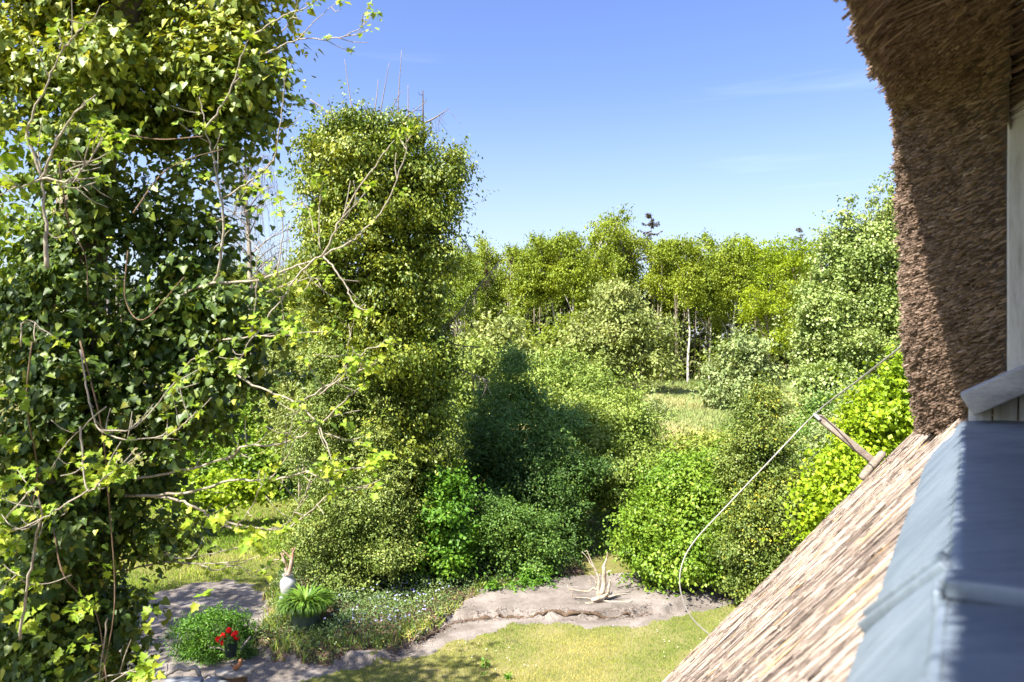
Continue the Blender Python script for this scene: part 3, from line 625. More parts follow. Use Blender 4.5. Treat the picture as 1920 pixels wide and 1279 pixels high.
def house_bits():
    rng = rg(99)
    slope = nrm(NV - TP * ZV)
    def fold_z(n): return -.300 - TP * (n - .02)
    # sloping zinc flashing over the thatch: three overlapping sheets, each with a standing seam
    for s0, s1, lift, cut in ((-.6, .70, .006, 0), (.66, 1.20, .003, 0), (1.14, 3.33, 0, .10)):
        a = Acc(); ns = np.linspace(.022, .137, 7); ss = np.linspace(s0, s1, 16); S, N_ = np.meshgrid(ss, ns)
        S = S - cut * (N_ - .022) / .115 * (S - s0) / (s1 - s0)
        Z = fold_z(N_) + lift + .0012 * np.sin(S * 7 + 1) * (N_ / .137) + .0007 * rng.normal(size=S.shape); Z[-1] -= .006
        V = H(S, N_, Z); V2 = V - np.array([0, 0, .004]); nx = 16; i = np.arange(6)[:, None] * nx + np.arange(nx - 1)[None]
        Q = np.stack([i, i + nx, i + nx + 1, i + 1], -1).reshape(-1, 4)
        a.add(V.reshape(-1, 3), Q); a.add(V2.reshape(-1, 3), Q[:, ::-1])
        sh = a.make('flashing_sheet', M['zinc'], house, True)
        if s0 > 0:
            b = Acc()
            for d, hw, hh in ((.03, .034, .004), (0.0, .007, .010), (.06, .007, .010)):
                p0 = H(s0 + .015 + d, .026, fold_z(.026) + lift + hh * .5); p1 = H(s0 + .10 + d, .138, fold_z(.138) + lift + hh * .5)
                b.box((p0 + p1) / 2, (p1 - p0) / 2, UV_ * hw, nrm(TP * NV + ZV) * hh)
            bevel(b.make('seam', M['zinc'], sh), .002)
    # window sill sheets and the rolled joint between them
    for s0, s1, dn, dz in ((-.7, 1.0, .012, 0), (1.05, 3.24, 0, .004)):
        a = Acc(); prof = [(-.75, -.285), (-.10, -.292), (.006 + dn, -.300), (.020 + dn, -.303), (.026 + dn, -.312), (.026 + dn, -.335), (.020 + dn, -.335), (.018 + dn, -.314), (-.75, -.296)]
        ss = np.linspace(s0, s1, 14); pts = np.array([[H(s, p[0] + .002 * math.sin(s * 5), p[1] + dz) for s in ss] for p in prof]); m = len(prof)
        i = np.arange(m)[:, None]; j = np.arange(13)[None]; i2 = (i + 1) % m
        Q = np.stack([i * 14 + j, i2 * 14 + j, i2 * 14 + j + 1, i * 14 + j + 1], -1).reshape(-1, 4)
        a.add(pts.reshape(-1, 3), Q)
        a.make('sill_sheet', M['zinc'], house, False)
    a = Acc(); [a.box(H(1.025, n_, -.283 - .008 * (n_ + .37) / .39), UV_ * .026, NV * hn - ZV * .004, ZV * .013) for n_, hn in ((-.37, .395),)]; a.box(H(1.025, .032, -.312), UV_ * .026, NV * .006, ZV * .022)
    bevel(a.make('sill_joint_roll', M['zinc'], house), .006, 3)
    # planks of the recess beyond the sill
    for k in range(6):
        a = Acc(); n0 = .005 - .078 * k
        zt = -.148 + .56 * (-.17 - n0 + .038); a.box(H(3.262, n0 - .038, (zt - .32) / 2), UV_ * .012, NV * .0365, ZV * ((zt + .32) / 2))
        bevel(a.make('plank', M['white_paint'], house), .003)
    # sloping grey bracing board with its cut end, white window post, inner groove bead and head board
    a = Acc(); d = nrm(-NV + .56 * ZV); u = nrm(.56 * NV + ZV)
    a.box(H(3.17, -.17, -.128), UV_ * .075, d * .205, u * .043)
    bevel(a.make('brace_board', M['grey_board'], house), .006)
    lean = .045
    a = Acc(); a.box(H(3.20, -.20, .45), UV_ * .030, NV * .085, ZV * .60 + NV * -.0)
    bevel(a.make('window_post', M['white_paint'], house), .006)
    a = Acc(); a.box(H(3.165, -.225, .45), UV_ * .012, NV * .05, ZV * .60)
    bevel(a.make('window_bead', M['white_paint'], house), .004)
    a = Acc(); a.box(H(.8, -.20, 1.09), UV_ * 2.42, NV * .085, ZV * .05)
    bevel(a.make('window_head', M['white_paint'], house), .006)
    # dark room behind the open window
    for nm, c, ax, ay, az in (('room_wall', (.7, -1.0, .3), UV_ * 2.6, NV * .04, ZV * .75), ('room_ceiling', (.7, -.62, 1.16), UV_ * 2.6, NV * .45, ZV * .03), ('room_side', (3.34, -.62, .4), UV_ * .04, NV * .34, ZV * .74)):
        a = Acc(); a.box(H(*c), ax, ay, az); a.make(nm, M['brown_wood'], house)
    # gable wall under the verge
    a = Acc(); V = [H(5.05, -2.0, 1.5), H(5.05, 3.0, -4.2), H(5.05, 3.0, -5.02), H(5.05, -2.0, -5.02)]; V2 = [v - UV_ * .25 for v in V]
    a.add(np.array(V + V2), [(0, 1, 2, 3), (7, 6, 5, 4), (0, 4, 5, 1), (1, 5, 6, 2), (2, 6, 7, 3), (3, 7, 4, 0)])
    a.make('gable_wall', M['white_paint'], house)
    # wooden strut on the verge that carries the lightning cable
    st = thing('cable_strut', H(5.5, .55, -.85), 'weathered wooden strut with short cross foot on the thatch edge', 'wooden strut')
    a = Acc(); p0 = W(1640, 868, 5.02); p1 = W(1534, 782, 5.15); dd = nrm(p1 - p0); sd_ = nrm(np.cross(dd, [0, 1., 0]))
    a.box((p0 + p1) / 2, dd * np.linalg.norm(p1 - p0) / 2, np.array([0, .022, 0]), sd_ * .024); bevel(a.make('strut_post', M['oak_post'], st), .008)
    a = Acc(); q0 = W(1615, 900, 4.97); q1 = W(1657, 848, 4.97); dd = nrm(q1 - q0); sd_ = nrm(np.cross(dd, [0, 1., 0]))
    a.tube(spline([q0, q0 * .7 + q1 * .3 + sd_ * .006, q0 * .3 + q1 * .7, q1], 4), np.concatenate([[.020], np.full(11, .032), [.020]]), 8, flat=.8); a.make('cross_foot', M['oak_post'], st, True)
    a = Acc(); a.tube([p1 - [0, .03, .02], p1 + nrm(p1 - p0) * .03], .012, 8); a.make('cable_clip', M['metal_pole'], st, True)
    a = Acc(); P = [W(1700, 640, 3.5), W(1688, 652, 3.55), W(1610, 713, 4.4), W(1530, 775, 5.14), W(1440, 868, 5.3), W(1362, 950, 5.42), W(1300, 1018, 5.5), W(1277, 1066, 5.5), W(1277, 1112, 5.5), W(1298, 1160, 5.5), W(1345, 1203, 5.5)]
    P = spline(P, 8); a.tube(P, .0047, 8)
    tag(a.make('lightning_cable', M['cable'], None, True), 'thin grey cable running from the dormer thatch over the strut to the roof edge', 'cable')
house_bits()

# ------------------------------------------------------------------ far forest
def spruce(label, px, top, Y, h, wd, seed, group=None, name='dead_spruce', mat='spruce_dead', base=None):
    rng = rg(seed); b = W(px, 640, Y); ztop = CAM_H - (top - 640) / FPX * Y; b[2] = 0
    t = thing(name, b, label, 'spruce', group)
    a = Acc(); tp = np.array([b[0], b[1], ztop]); a.tube([b - [0, 0, .1], (b + tp) / 2, tp], [.18 * h / 8, .12 * h / 8, .02], 6); a.make('trunk', M['bark_dark'], t, True)
    a = Acc(); Ps = []; Ds = []
    for k in range(34):
        f = rng.random() ** .8; z = ztop - f * h; L = wd * (.12 + f) * (.55 + .6 * rng.random()); an = rng.random() * 6.283
        d = np.array([math.cos(an), math.sin(an), 0]); p0 = np.array([b[0], b[1], z])
        P = spline([p0, p0 + d * L * .5 + [0, 0, -.04 * L], p0 + d * L + [0, 0, .22 * L]], 4); a.tube(P, np.linspace(.035, .012, len(P)) * h / 8, 4)
        for q in range(34):
            x = rng.random(); pp = P[int(x * (len(P) - 1))]; Ps.append(pp + rng.normal(size=3) * .05); Ds.append(d + [0, 0, -1.2] + rng.normal(size=3) * .6)
    br = a.make('branches', M['bark_dark'], t, True, 'stuff')
    V, F, r = leaf_mesh(np.array(Ps), rng.normal(size=(len(Ps), 3)), np.array(Ds), np.full(len(Ps), .050 * h), .016 * h, T_DIA, rng)
    build('needles', V, F, M[mat], t, r, None, False, 'stuff')
    return t

def birch_proto(seed, mat, h=15.5, fork=.45, spread=2.25, droop=.8, n=9000, low=.42, bark='bark_birch'):
    """one birch at the origin: forked pale trunk and a crown of hanging sprays"""
    rng = rg(seed)
    t = thing('birch', (0, 0, 0), None, 'tree')
    a = Acc(); tips = []
    bend = rng.normal(size=(6, 3)) * .22; bend[:, 2] = 0; bend[0] = 0
    P = [np.array([0, 0, -.2])] + [np.array([0, 0, h * f]) + bend[i + 1] for i, f in enumerate((.2, .4, .6, .8, .97))]
    S = spline(P, 4); a.tube(S, np.linspace(.16, .03, len(S)), 7); tips.append(S[-1]); tr = []
    for k in range(7):
        f = fork - .04 + .5 * rng.random() if k else fork; p0 = S[int(f * (len(S) - 1))]; an = rng.random() * 6.283; L = h * (.16 + .20 * rng.random())
        d = np.array([math.cos(an) * .55, math.sin(an) * .55, 1.]); d /= np.linalg.norm(d)
        B = spline([p0, p0 + d * L * .5 + rng.normal(size=3) * .1, p0 + d * L + rng.normal(size=3) * .15], 4); a.tube(B, np.linspace(.07 if k else .11, .02, len(B)), 5); tips.append(B[-1])
    a.make('trunk', M[bark], t, True)
    blobs = []
    for k in range(21):
        f = low + (1.0 - low) * rng.random() ** .9; z = h * f; rr = spread * (1.15 - .75 * abs((f - low) / (1 - low) - .35)); an = rng.random() * 6.283; q = rng.random() ** .6 * rr * .75
        blobs.append((math.cos(an) * q, math.sin(an) * q, z - .3, .55 * spread * (.6 + .5 * rng.random()), .55 * spread * (.6 + .5 * rng.random()), h * .085 * (.7 + .6 * rng.random())))
    for p in tips: blobs.append((p[0], p[1], p[2] - .4, .36 * spread, .36 * spread, h * .06))
    foliage('crown', M[mat], t, blobs, n, .26, .55, T_DIA, per=22, cr=.36, boughs=0, spray=.12, sl=4, seed=seed + 3, inner=.25, up=.25, droop=droop, jit=.8, zmin=h * .25)
    return t
def place(o, x, y, s=1, rz=0, label=None, group=None):
    o.location = (float(x), float(y), 0); o.scale = (s, s, s * 1.0); o.rotation_euler = (0, 0, rz)
    if label: o['label'] = label
    if group: o['group'] = group
    return o
def forest():
    rng = rg(200)
    protos = [birch_proto(201, 'birch', fork=.36, low=.62), birch_proto(211, 'birch', fork=.5, spread=2.3), birch_proto(221, 'birch_g', fork=.42, spread=1.9, low=.5),
              birch_proto(231, 'oak', fork=.3, spread=2.6, droop=.2, low=.22, bark='bark_grey'), birch_proto(241, 'birch', fork=.6, spread=1.9, low=.64)]
    used = [False] * len(protos)
    def put(k, px, Y, top, rz, label, group='trees along the far forest edge'):
        s = (CAM_H + (640 - top) / FPX * Y) / 15.6
        o = protos[k] if not used[k] else copy_tree(protos[k]); used[k] = True
        return place(o, (px - 960) / FPX * Y, Y, s, rz, label, group)
    put(2, 868, 84, 482, 1.0, 'yellow green birch showing just right of the ivy column, left end of the forest edge')
    put(2, 915, 90, 500, 3.6, 'low dark green birch in the dip of the forest skyline')
    put(0, 985, 84, 480, 2.2, 'birch with white trunk forked like a Y, left of the crooked forked birch')
    put(4, 1035, 86, 462, 0.6, 'birch with a crooked forked white trunk beneath the small left dead spruce')
    put(0, 1075, 83, 452, 4.4, 'straight white trunked birch behind the left side of the pale whitebeam')
    put(1, 1125, 88, 440, 5.2, 'tallest and broadest golden green birch of the forest skyline')
    put(1, 1170, 92, 446, 1.4, 'golden green birch crown directly left of the big dead spruce')
    put(4, 1240, 88, 470, 3.1, 'golden green birch crown directly right of the big dead spruce')
    put(4, 1290, 82, 468, 2.0, 'slender birch with a tall bare white trunk standing at the meadow edge')
    put(2, 1330, 90, 476, 5.5, 'green birch crown between the bare white trunk and the thin twiggy birch')
    put(0, 1375, 85, 462, 0.2, 'birch with thin bare pale limbs showing in its upper crown')
    put(3, 1440, 80, 462, 1.1, 'bright yellow green oak at the forest edge beside the silvery poplar')
    put(3, 1500, 88, 458, 4.0, 'yellow green oak half hidden behind the silvery poplar top')
    put(1, 800, 92, 500, 2.7, 'birch hidden mostly by the ivy column with foliage low at its right')
    for k, (px, Y, top) in enumerate(((450, 88, 512), (500, 80, 520), (545, 92, 500), (380, 84, 505))):
        put((1, 2, 0, 3)[k % 4], px, Y, top, k * 1.3, ('distant golden birch under the bare weeping birch, second from the left there', 'distant oak crown in the middle below the hanging bare twigs', 'distant green birch touching the left side of the ivy column', 'leftmost distant tree, glimpsed through the foreground ivy')[k], 'distant trees behind the foreground ivy tree')
    for k in range(17):
        px = 850 + 42 * k + 14 * rng.normal(); put((0, 2, 1, 4, 2)[k % 5], px, 97 + 3 * rng.random(), 478 + 10 * rng.random() - 18 * math.exp(-((px - 1130) / 110) ** 2), rng.random() * 6, 'shaded birch of the second row, showing only between the crowns of the forest edge', 'second row birches of the far forest')
    # the mass of the wood behind the first row
    blobs = []
    for k in range(150):
        x = -70 + 125 * rng.random(); y = 96 + 16 * rng.random(); blobs.append((x, y, 4 + 9 * rng.random(), 3.2, 3, 3.2))
    for k in range(190): blobs.append((-70 + 125 * rng.random(), 93 + 6 * rng.random(), .5 + 6 * rng.random(), 2.4, 1.5, 1.8))
    us = []
    for k in range(84):
        px = 850 + 680 * rng.random() ** 1.5
        if 1255 < px < 1345: continue
        y = 80 + 9 * rng.random(); q = 1.0 + 1.6 * rng.random(); us.append(((px - 960) / FPX * y, y, q * .8 + 3.2 * rng.random(), q * 1.1, q, q * 1.2))
    o = foliage('forest_understory', M['birch_g'], None, us, 15000, .27, .55, T_DIA, per=18, cr=.4, boughs=6, seed=259, zmin=.1)
    tag(o, 'leafy undergrowth in front of the trunks along the far forest edge', 'undergrowth')
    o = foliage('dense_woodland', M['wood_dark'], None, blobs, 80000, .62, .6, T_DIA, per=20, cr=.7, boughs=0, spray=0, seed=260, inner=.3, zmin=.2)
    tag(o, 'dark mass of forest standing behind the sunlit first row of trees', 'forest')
    a = Acc()
    for k in range(170):
        x = -65 + 115 * rng.random(); y = 86 + 12 * rng.random(); h = 9 + 5 * rng.random(); P = [np.array([x + rng.normal() * .15, y, z]) for z in (-.1, h * .4, h)]
        a.tube(P, [.11 + .07 * rng.random(), .09, .03], 5)
    tag(a.make('forest_trunks', M['bark_grey'], None, True, 'stuff'), 'many thin shaded trunks inside the far forest', 'tree trunks')
    spruce('tall brown dead spruce rising above the middle of the forest skyline', 1221, 399, 92, 6.5, 5.0, 301, 'dead spruces above the far forest')
    spruce('small dark dead spruce tip above the left part of the forest skyline', 1076, 428, 95, 4.2, 3.0, 302, 'dead spruces above the far forest')
    spruce('brown dead spruce tip next to the silvery poplar top', 1500, 424, 93, 4.0, 2.2, 303, 'dead spruces above the far forest')
    spruce('ragged dead spruce tip in the dip right of the ivy column', 960, 482, 90, 4.0, 1.3, 304, 'dead spruces above the far forest')
    spruce('dead spruce tip behind the leaning bare branch next to the ivy column', 912, 490, 88, 3.0, 1.2, 305, 'dead spruces above the far forest')
forest()

# ------------------------------------------------------------------ trees and shrubs of the middle distance
def gb(px, Y): return np.array([(px - 960) / FPX * Y, Y, 0.])
shrub('whitebeam', 'large pale cream green whitebeam in front of the middle of the forest', 'tree', 'pale', gb(1165, 70),
      [blob(1165, 610, 70, 62, 55), blob(1110, 640, 70, 45, 50), blob(1215, 630, 70, 45, 55), blob(1160, 560, 70, 40, 30), blob(1130, 690, 69, 55, 40), blob(1210, 690, 69, 50, 40), blob(1075, 670, 69, 30, 45)], 17000, .32, .55, T_DIA, 401, 'bark_grey', 6, .12, per=20, cr=.5, inner=.2)
shrub('hawthorn_tree', 'round pale hawthorn right of the ivy column below the forest', 'tree', 'pale', gb(930, 48),
      [blob(925, 650, 48, 50, 45), blob(880, 680, 48, 45, 45), blob(965, 680, 48, 40, 45), blob(900, 730, 47, 60, 50), blob(945, 620, 49, 30, 25)], 9000, .30, .6, T_DIA, 411, 'bark_grey', 5, .09, per=20, cr=.36)
shrub('round_bush', 'small round yellow green bush among the birch trunks', 'bush', 'birch_g', gb(1032, 72),
      [blob(1032, 630, 72, 22, 28), blob(1030, 660, 72, 24, 28), blob(1040, 690, 72, 28, 34)], 3000, .34, .6, T_DIA, 416, 'bark_grey', 3, .08, per=16, cr=.35)
shrub('willow_bush', 'grey green willow bush on the meadow at the right', 'bush', 'willow', gb(1385, 54),
      [blob(1385, 690, 54, 50, 42), blob(1350, 715, 54, 32, 35), blob(1425, 710, 54, 32, 38), blob(1395, 655, 54, 26, 26), blob(1400, 745, 53, 55, 30)], 8000, .30, .5, T_DIA, 421, 'bark_grey', 5, .07, per=18, cr=.36)
shrub('tamarisk', 'feathery light green shrub between the dark yew and the meadow', 'shrub', 'haw', gb(1050, 27),
      [blob(1035, 700, 27, 50, 40), blob(1085, 720, 27, 60, 45), blob(1000, 735, 27, 35, 45), blob(1130, 750, 27, 48, 30), blob(1060, 770, 26, 90, 50), blob(1150, 790, 26, 48, 40), blob(1080, 850, 25, 110, 70)], 20000, .15, .42, T_DIA, 431, 'bark_grey', 7, .05, per=24, cr=.26, up=.3)
shrub('hawthorn_shrub', 'light green hawthorn with drooping twigs right of the dark shrubs', 'shrub', 'haw', gb(1150, 20.5),
      [blob(1120, 790, 20.5, 60, 45), blob(1175, 790, 20.5, 50, 50), blob(1145, 850, 20, 80, 60), blob(1195, 850, 20, 50, 60), blob(1120, 900, 19.6, 55, 50), blob(1175, 905, 19.6, 60, 50), blob(1205, 815, 20.5, 22, 30)], 26000, .085, .55, T_DIA, 441, 'bark_grey', 8, .035, per=30, cr=.17)
shrub('young_rowan', 'thin pale stemmed young tree leaning at the meadow side of the hawthorn', 'tree', 'willow', gb(1216, 22),
      [blob(1222, 765, 22, 20, 18), blob(1240, 775, 22, 14, 12), blob(1205, 770, 22, 12, 12)], 700, .09, .45, T_DIA, 446, 'bark_pale', 3, .025, per=12, cr=.12)
shrub('yew', 'dark blue green yew in the middle of the garden hedge', 'conifer', 'yew', gb(955, 19),
      [blob(958, 705, 19, 26, 40), blob(965, 672, 19, 17, 24), blob(935, 750, 19, 34, 36), blob(985, 750, 19, 30, 38), blob(950, 805, 18.6, 62, 45), blob(1030, 800, 19, 48, 34), blob(1065, 785, 19.3, 26, 24), blob(900, 800, 19, 30, 38), blob(1030, 830, 18.5, 44, 36)], 22000, .075, .42, T_DIA, 451, 'bark_dark', 7, .05, per=30, cr=.14, inner=.2)
shrub('hazel_bush', 'sunlit yellow green shrub directly right of the ivy column', 'shrub', 'haw', gb(880, 21),
      [blob(870, 720, 21, 40, 60), blob(905, 690, 21.5, 40, 45), blob(860, 800, 20.5, 45, 70), blob(900, 820, 20, 40, 60)], 13000, .10, .6, T_DIA, 456, 'bark_dark', 4, .04, per=26, cr=.18)
shrub('elder_shrub', 'broad green shrub coloured dark as if shaded, behind the flower bed and left of the driftwood', 'shrub', 'elder_shaded', gb(985, 17.7),
      [blob(960, 850, 18.1, 75, 55), blob(910, 900, 17.9, 60, 60), blob(1010, 890, 17.9, 70, 60), blob(960, 950, 17.3, 80, 60), blob(1050, 940, 17.5, 60, 60), blob(1080, 880, 18.1, 45, 45), blob(1040, 1010, 17.2, 60, 55), blob(960, 1020, 17.1, 80, 55), blob(900, 1000, 17.3, 45, 65)], 52000, .062, .6, T_DIA, 461, 'bark_dark', 8, .045, per=34, cr=.13, zmin=.05)
shrub('privet_bush', 'dark green leafy shrub low between bright bush and driftwood', 'shrub', 'dark', gb(960, 15.6),
      [blob(935, 980, 15.7, 55, 45), blob(985, 1000, 15.7, 50, 45), blob(950, 1035, 15.5, 60, 35), blob(1015, 1045, 15.5, 45, 28)], 14000, .055, .6, T_DIA, 466, 'bark_dark', 5, .025, per=30, cr=.11, zmin=.04)
shrub('bright_bush', 'vivid bright green bush at the right foot of the ivy column', 'bush', 'bright', gb(815, 15.3),
      [blob(820, 960, 15.3, 55, 50), blob(850, 1000, 15.2, 42, 45), blob(785, 1010, 15.2, 45, 50), blob(830, 1045, 15.0, 52, 32), blob(840, 910, 15.5, 40, 35)], 17000, .072, .75, T_DIA, 471, 'bark_dark', 5, .025, per=26, cr=.12, zmin=.04)
shrub('holly_bush', 'tall grey green holly directly behind the green planter', 'shrub', 'holly', gb(640, 14.9),
      [blob(640, 760, 15.2, 70, 70), blob(610, 860, 15, 70, 70), blob(690, 860, 15, 65, 80), blob(720, 780, 15.4, 45, 70), blob(640, 960, 14.7, 85, 70), blob(720, 960, 14.8, 55, 80), blob(590, 1010, 14.5, 55, 60), blob(680, 1040, 14.4, 90, 50), blob(625, 690, 15.5, 48, 50)], 62000, .052, .55, T_DIA, 481, 'bark_dark', 9, .035, per=34, cr=.12, zmin=.04)
shrub('sallow_bush', 'loose olive coloured shrub left of the ivy column', 'shrub', 'olive', gb(560, 22),
      [blob(590, 640, 22, 45, 55), blob(560, 700, 22, 50, 60), blob(600, 740, 21.5, 50, 60), blob(600, 580, 22.5, 28, 40), blob(560, 790, 21, 60, 50)], 15000, .10, .42, T_DIA, 486, 'bark_pale', 8, .04, per=22, cr=.2)
shrub('elm_bush', 'fresh green bush beyond the rough grass behind the bare branches', 'bush', 'lime', gb(450, 25),
      [blob(470, 780, 25, 70, 55), blob(400, 820, 25, 70, 55), blob(500, 850, 24.5, 60, 60), blob(420, 880, 24, 80, 45), blob(330, 850, 25, 60, 60), blob(530, 790, 25.5, 50, 60)], 22000, .12, .75, T_DIA, 491, 'bark_dark', 6, .04, per=22, cr=.24, zmin=.1)
shrub('nettle_bush', 'low yellow green bush at the far rim of the rough grass', 'bush', 'maple', gb(385, 19.5),
      [blob(390, 920, 19.5, 55, 22), blob(340, 925, 19.5, 45, 20), blob(440, 925, 19.8, 40, 22)], 4500, .11, .9, T_DIA, 494, 'bark_dark', 4, .02, per=20, cr=.16, zmin=.05)
shrub('far_tree', 'far green tree showing left of the ivy column under the bare birch', 'tree', 'birch_g', gb(500, 60),
      [blob(510, 560, 60, 55, 40), blob(450, 570, 60, 50, 40), blob(540, 600, 60, 40, 40), blob(480, 620, 60, 70, 45), blob(560, 540, 62, 35, 45)], 8000, .36, .55, T_DIA, 497, 'bark_grey', 5, .1, per=20, cr=.45)
shrub('dogwood_bush', 'broad light green bush overhanging the path right of the driftwood', 'bush', 'lime', gb(1300, 15.4),
      [blob(1290, 905, 15.8, 65, 55), blob(1240, 965, 15.4, 60, 50), blob(1330, 950, 15.4, 70, 60), blob(1205, 1015, 15.2, 48, 45), blob(1280, 1030, 15.0, 75, 50), blob(1370, 1020, 15.1, 60, 55), blob(1240, 1065, 15.0, 55, 30), blob(1340, 870, 16.2, 50, 40), blob(1400, 950, 15.6, 50, 60)], 46000, .070, .66, T_DIA, 501, 'bark_dark', 8, .03, per=30, cr=.13, zmin=.04, tint=-.04)
shrub('bramble_scrub', 'yellowish bramble scrub between the meadow and the light green bush', 'scrub', 'bramble', gb(1300, 24),
      [blob(1290, 848, 25, 60, 24), blob(1350, 840, 26, 50, 24), blob(1230, 870, 23, 50, 40), blob(1310, 865, 22, 70, 40), blob(1430, 820, 28, 50, 32)], 15000, .11, .6, T_DIA, 511, 'bark_pale', 5, .03, per=22, cr=.2)
shrub('variegated_holly', 'tall conical dark holly speckled with yellow leaves beside the cable', 'shrub', 'holly_y', gb(1440, 14.7),
      [blob(1430, 765, 14.9, 38, 40), blob(1425, 820, 14.8, 52, 55), blob(1450, 880, 14.7, 75, 60), blob(1410, 900, 14.7, 55, 60), blob(1480, 940, 14.6, 75, 60), blob(1430, 980, 14.4, 75, 60), blob(1400, 1050, 14.2, 70, 50), blob(1480, 1020, 14.4, 70, 70), blob(1530, 960, 14.7, 45, 60), blob(1420, 1090, 14.0, 60, 28), blob(1430, 735, 15.0, 24, 22)], 60000, .052, .58, T_DIA, 521, 'bark_dark', 9, .035, per=30, cr=.12, zmin=.04)
shrub('field_maple', 'bright lemon green maple behind the thatch edge and the strut', 'tree', 'maple', gb(1660, 13.5),
      [blob(1690, 740, 13.5, 45, 50), blob(1640, 800, 13.5, 45, 50), blob(1700, 800, 13.5, 50, 60), blob(1600, 900, 13.2, 55, 55), blob(1560, 930, 13.2, 40, 45), blob(1650, 880, 13.2, 60, 50), blob(1720, 690, 13.8, 35, 40), blob(1570, 990, 13, 50, 50), blob(1640, 960, 13, 70, 60)], 22000, .085, .85, T_DIA, 531, 'bark_grey', 6, .04, per=22, cr=.16)
shrub('cherry_shrub', 'green shrub with pale leaves between poplar and lemon green maple', 'shrub', 'willow', gb(1600, 18),
      [blob(1600, 800, 18, 45, 50), blob(1560, 850, 17.5, 50, 50), blob(1640, 750, 18, 45, 45), blob(1580, 900, 17, 55, 60)], 14000, .075, .55, T_DIA, 536, 'bark_dark', 5, .03, per=24, cr=.15)
def poplar():
    base = gb(1610, 24)
    bl = [blob(1590, 560, 24, 75, 80), blob(1650, 500, 24, 60, 90), blob(1545, 600, 24, 48, 75), blob(1600, 680, 23.7, 85, 70), blob(1545, 720, 23.5, 45, 60), blob(1680, 600, 24, 60, 110), blob(1590, 760, 23.3, 80, 60), blob(1690, 440, 24.3, 45, 80), blob(1590, 480, 24, 40, 60), blob(1530, 780, 23.3, 35, 45)]
    for px, top in ((1589, 350), (1608, 395), (1540, 400), (1638, 345), (1655, 330), (1672, 318), (1690, 310), (1565, 430), (1622, 372), (1520, 490), (1578, 385), (1600, 420), (1648, 352), (1505, 540), (1553, 440)):
        bl.append(blob(px, top + 42, 24, 7, 44)); bl.append(blob(px + 4, top + 112, 24.1, 16, 55))
    spires = bl[10:]; bl = bl[:10]
    t = shrub('silver_poplar', 'tall silvery green poplar with pointed top shoots beside the dormer thatch', 'tree', 'poplar', base, bl, 60000, .095, .75, T_DIA, 541, 'bark_pale', 12, .06, per=20, cr=.17, shell=.2, inner=.3, bf=.34)
    foliage('top_shoots', M['poplar'], t, spires, 8000, .095, .75, T_DIA, per=7, cr=.085, seed=543, inner=.5, boughs=0)
    rng = rg(544)
    for b in spires[::2]:
        a = Acc(); p = np.array(b[:3]); a.tube([p - [0, 0, 2.6], p - [0, 0, 1.0], p + [0, 0, b[5] * .72]], [.022, .014, .004], 5); a.make('shoot', M['bark_grey'], t, True)
poplar()
shrub('bush', 'shady green shrub under the silvery poplar', 'shrub', 'dark', gb(1590, 20),
      [blob(1560, 790, 20, 55, 45), blob(1600, 830, 20, 70, 60), blob(1520, 830, 20, 40, 50)], 12000, .08, .6, T_DIA, 546, 'bark_dark', 4, .03, per=26, cr=.16)
# low growth that closes the ground between the shrubs
def undergrowth():
    rng = rg(560); bl = []
    for k in range(120):
        Y = 17.5 + 20 * rng.random() ** 1.4; px = 540 + 1150 * rng.random()
        if px > 1180 and px < 1520 and Y > 30: continue
        x = (px - 960) / FPX * Y; bl.append((x, Y, .15, .8, .8, .35 + .5 * rng.random()))
    o = foliage('undergrowth', M['dark'], None, bl, 26000, .11, .6, T_DIA, per=24, cr=.22, seed=561, zmin=.0)
    tag(o, 'low leafy undergrowth closing the ground between the shrubs', 'undergrowth')
    bl = []
    for k in range(70):
        Y = 22 + 14 * rng.random(); px = 1130 + 330 * rng.random(); bl.append(((px - 960) / FPX * Y, Y, .1, .9, .9, .3 + .4 * rng.random()))
    o = foliage('meadow_weeds', M['bramble'], None, bl, 14000, .12, .5, T_DIA, per=22, cr=.25, seed=562, zmin=.0)
    tag(o, 'yellow green weeds growing along the near side of the meadow', 'weeds')
undergrowth()

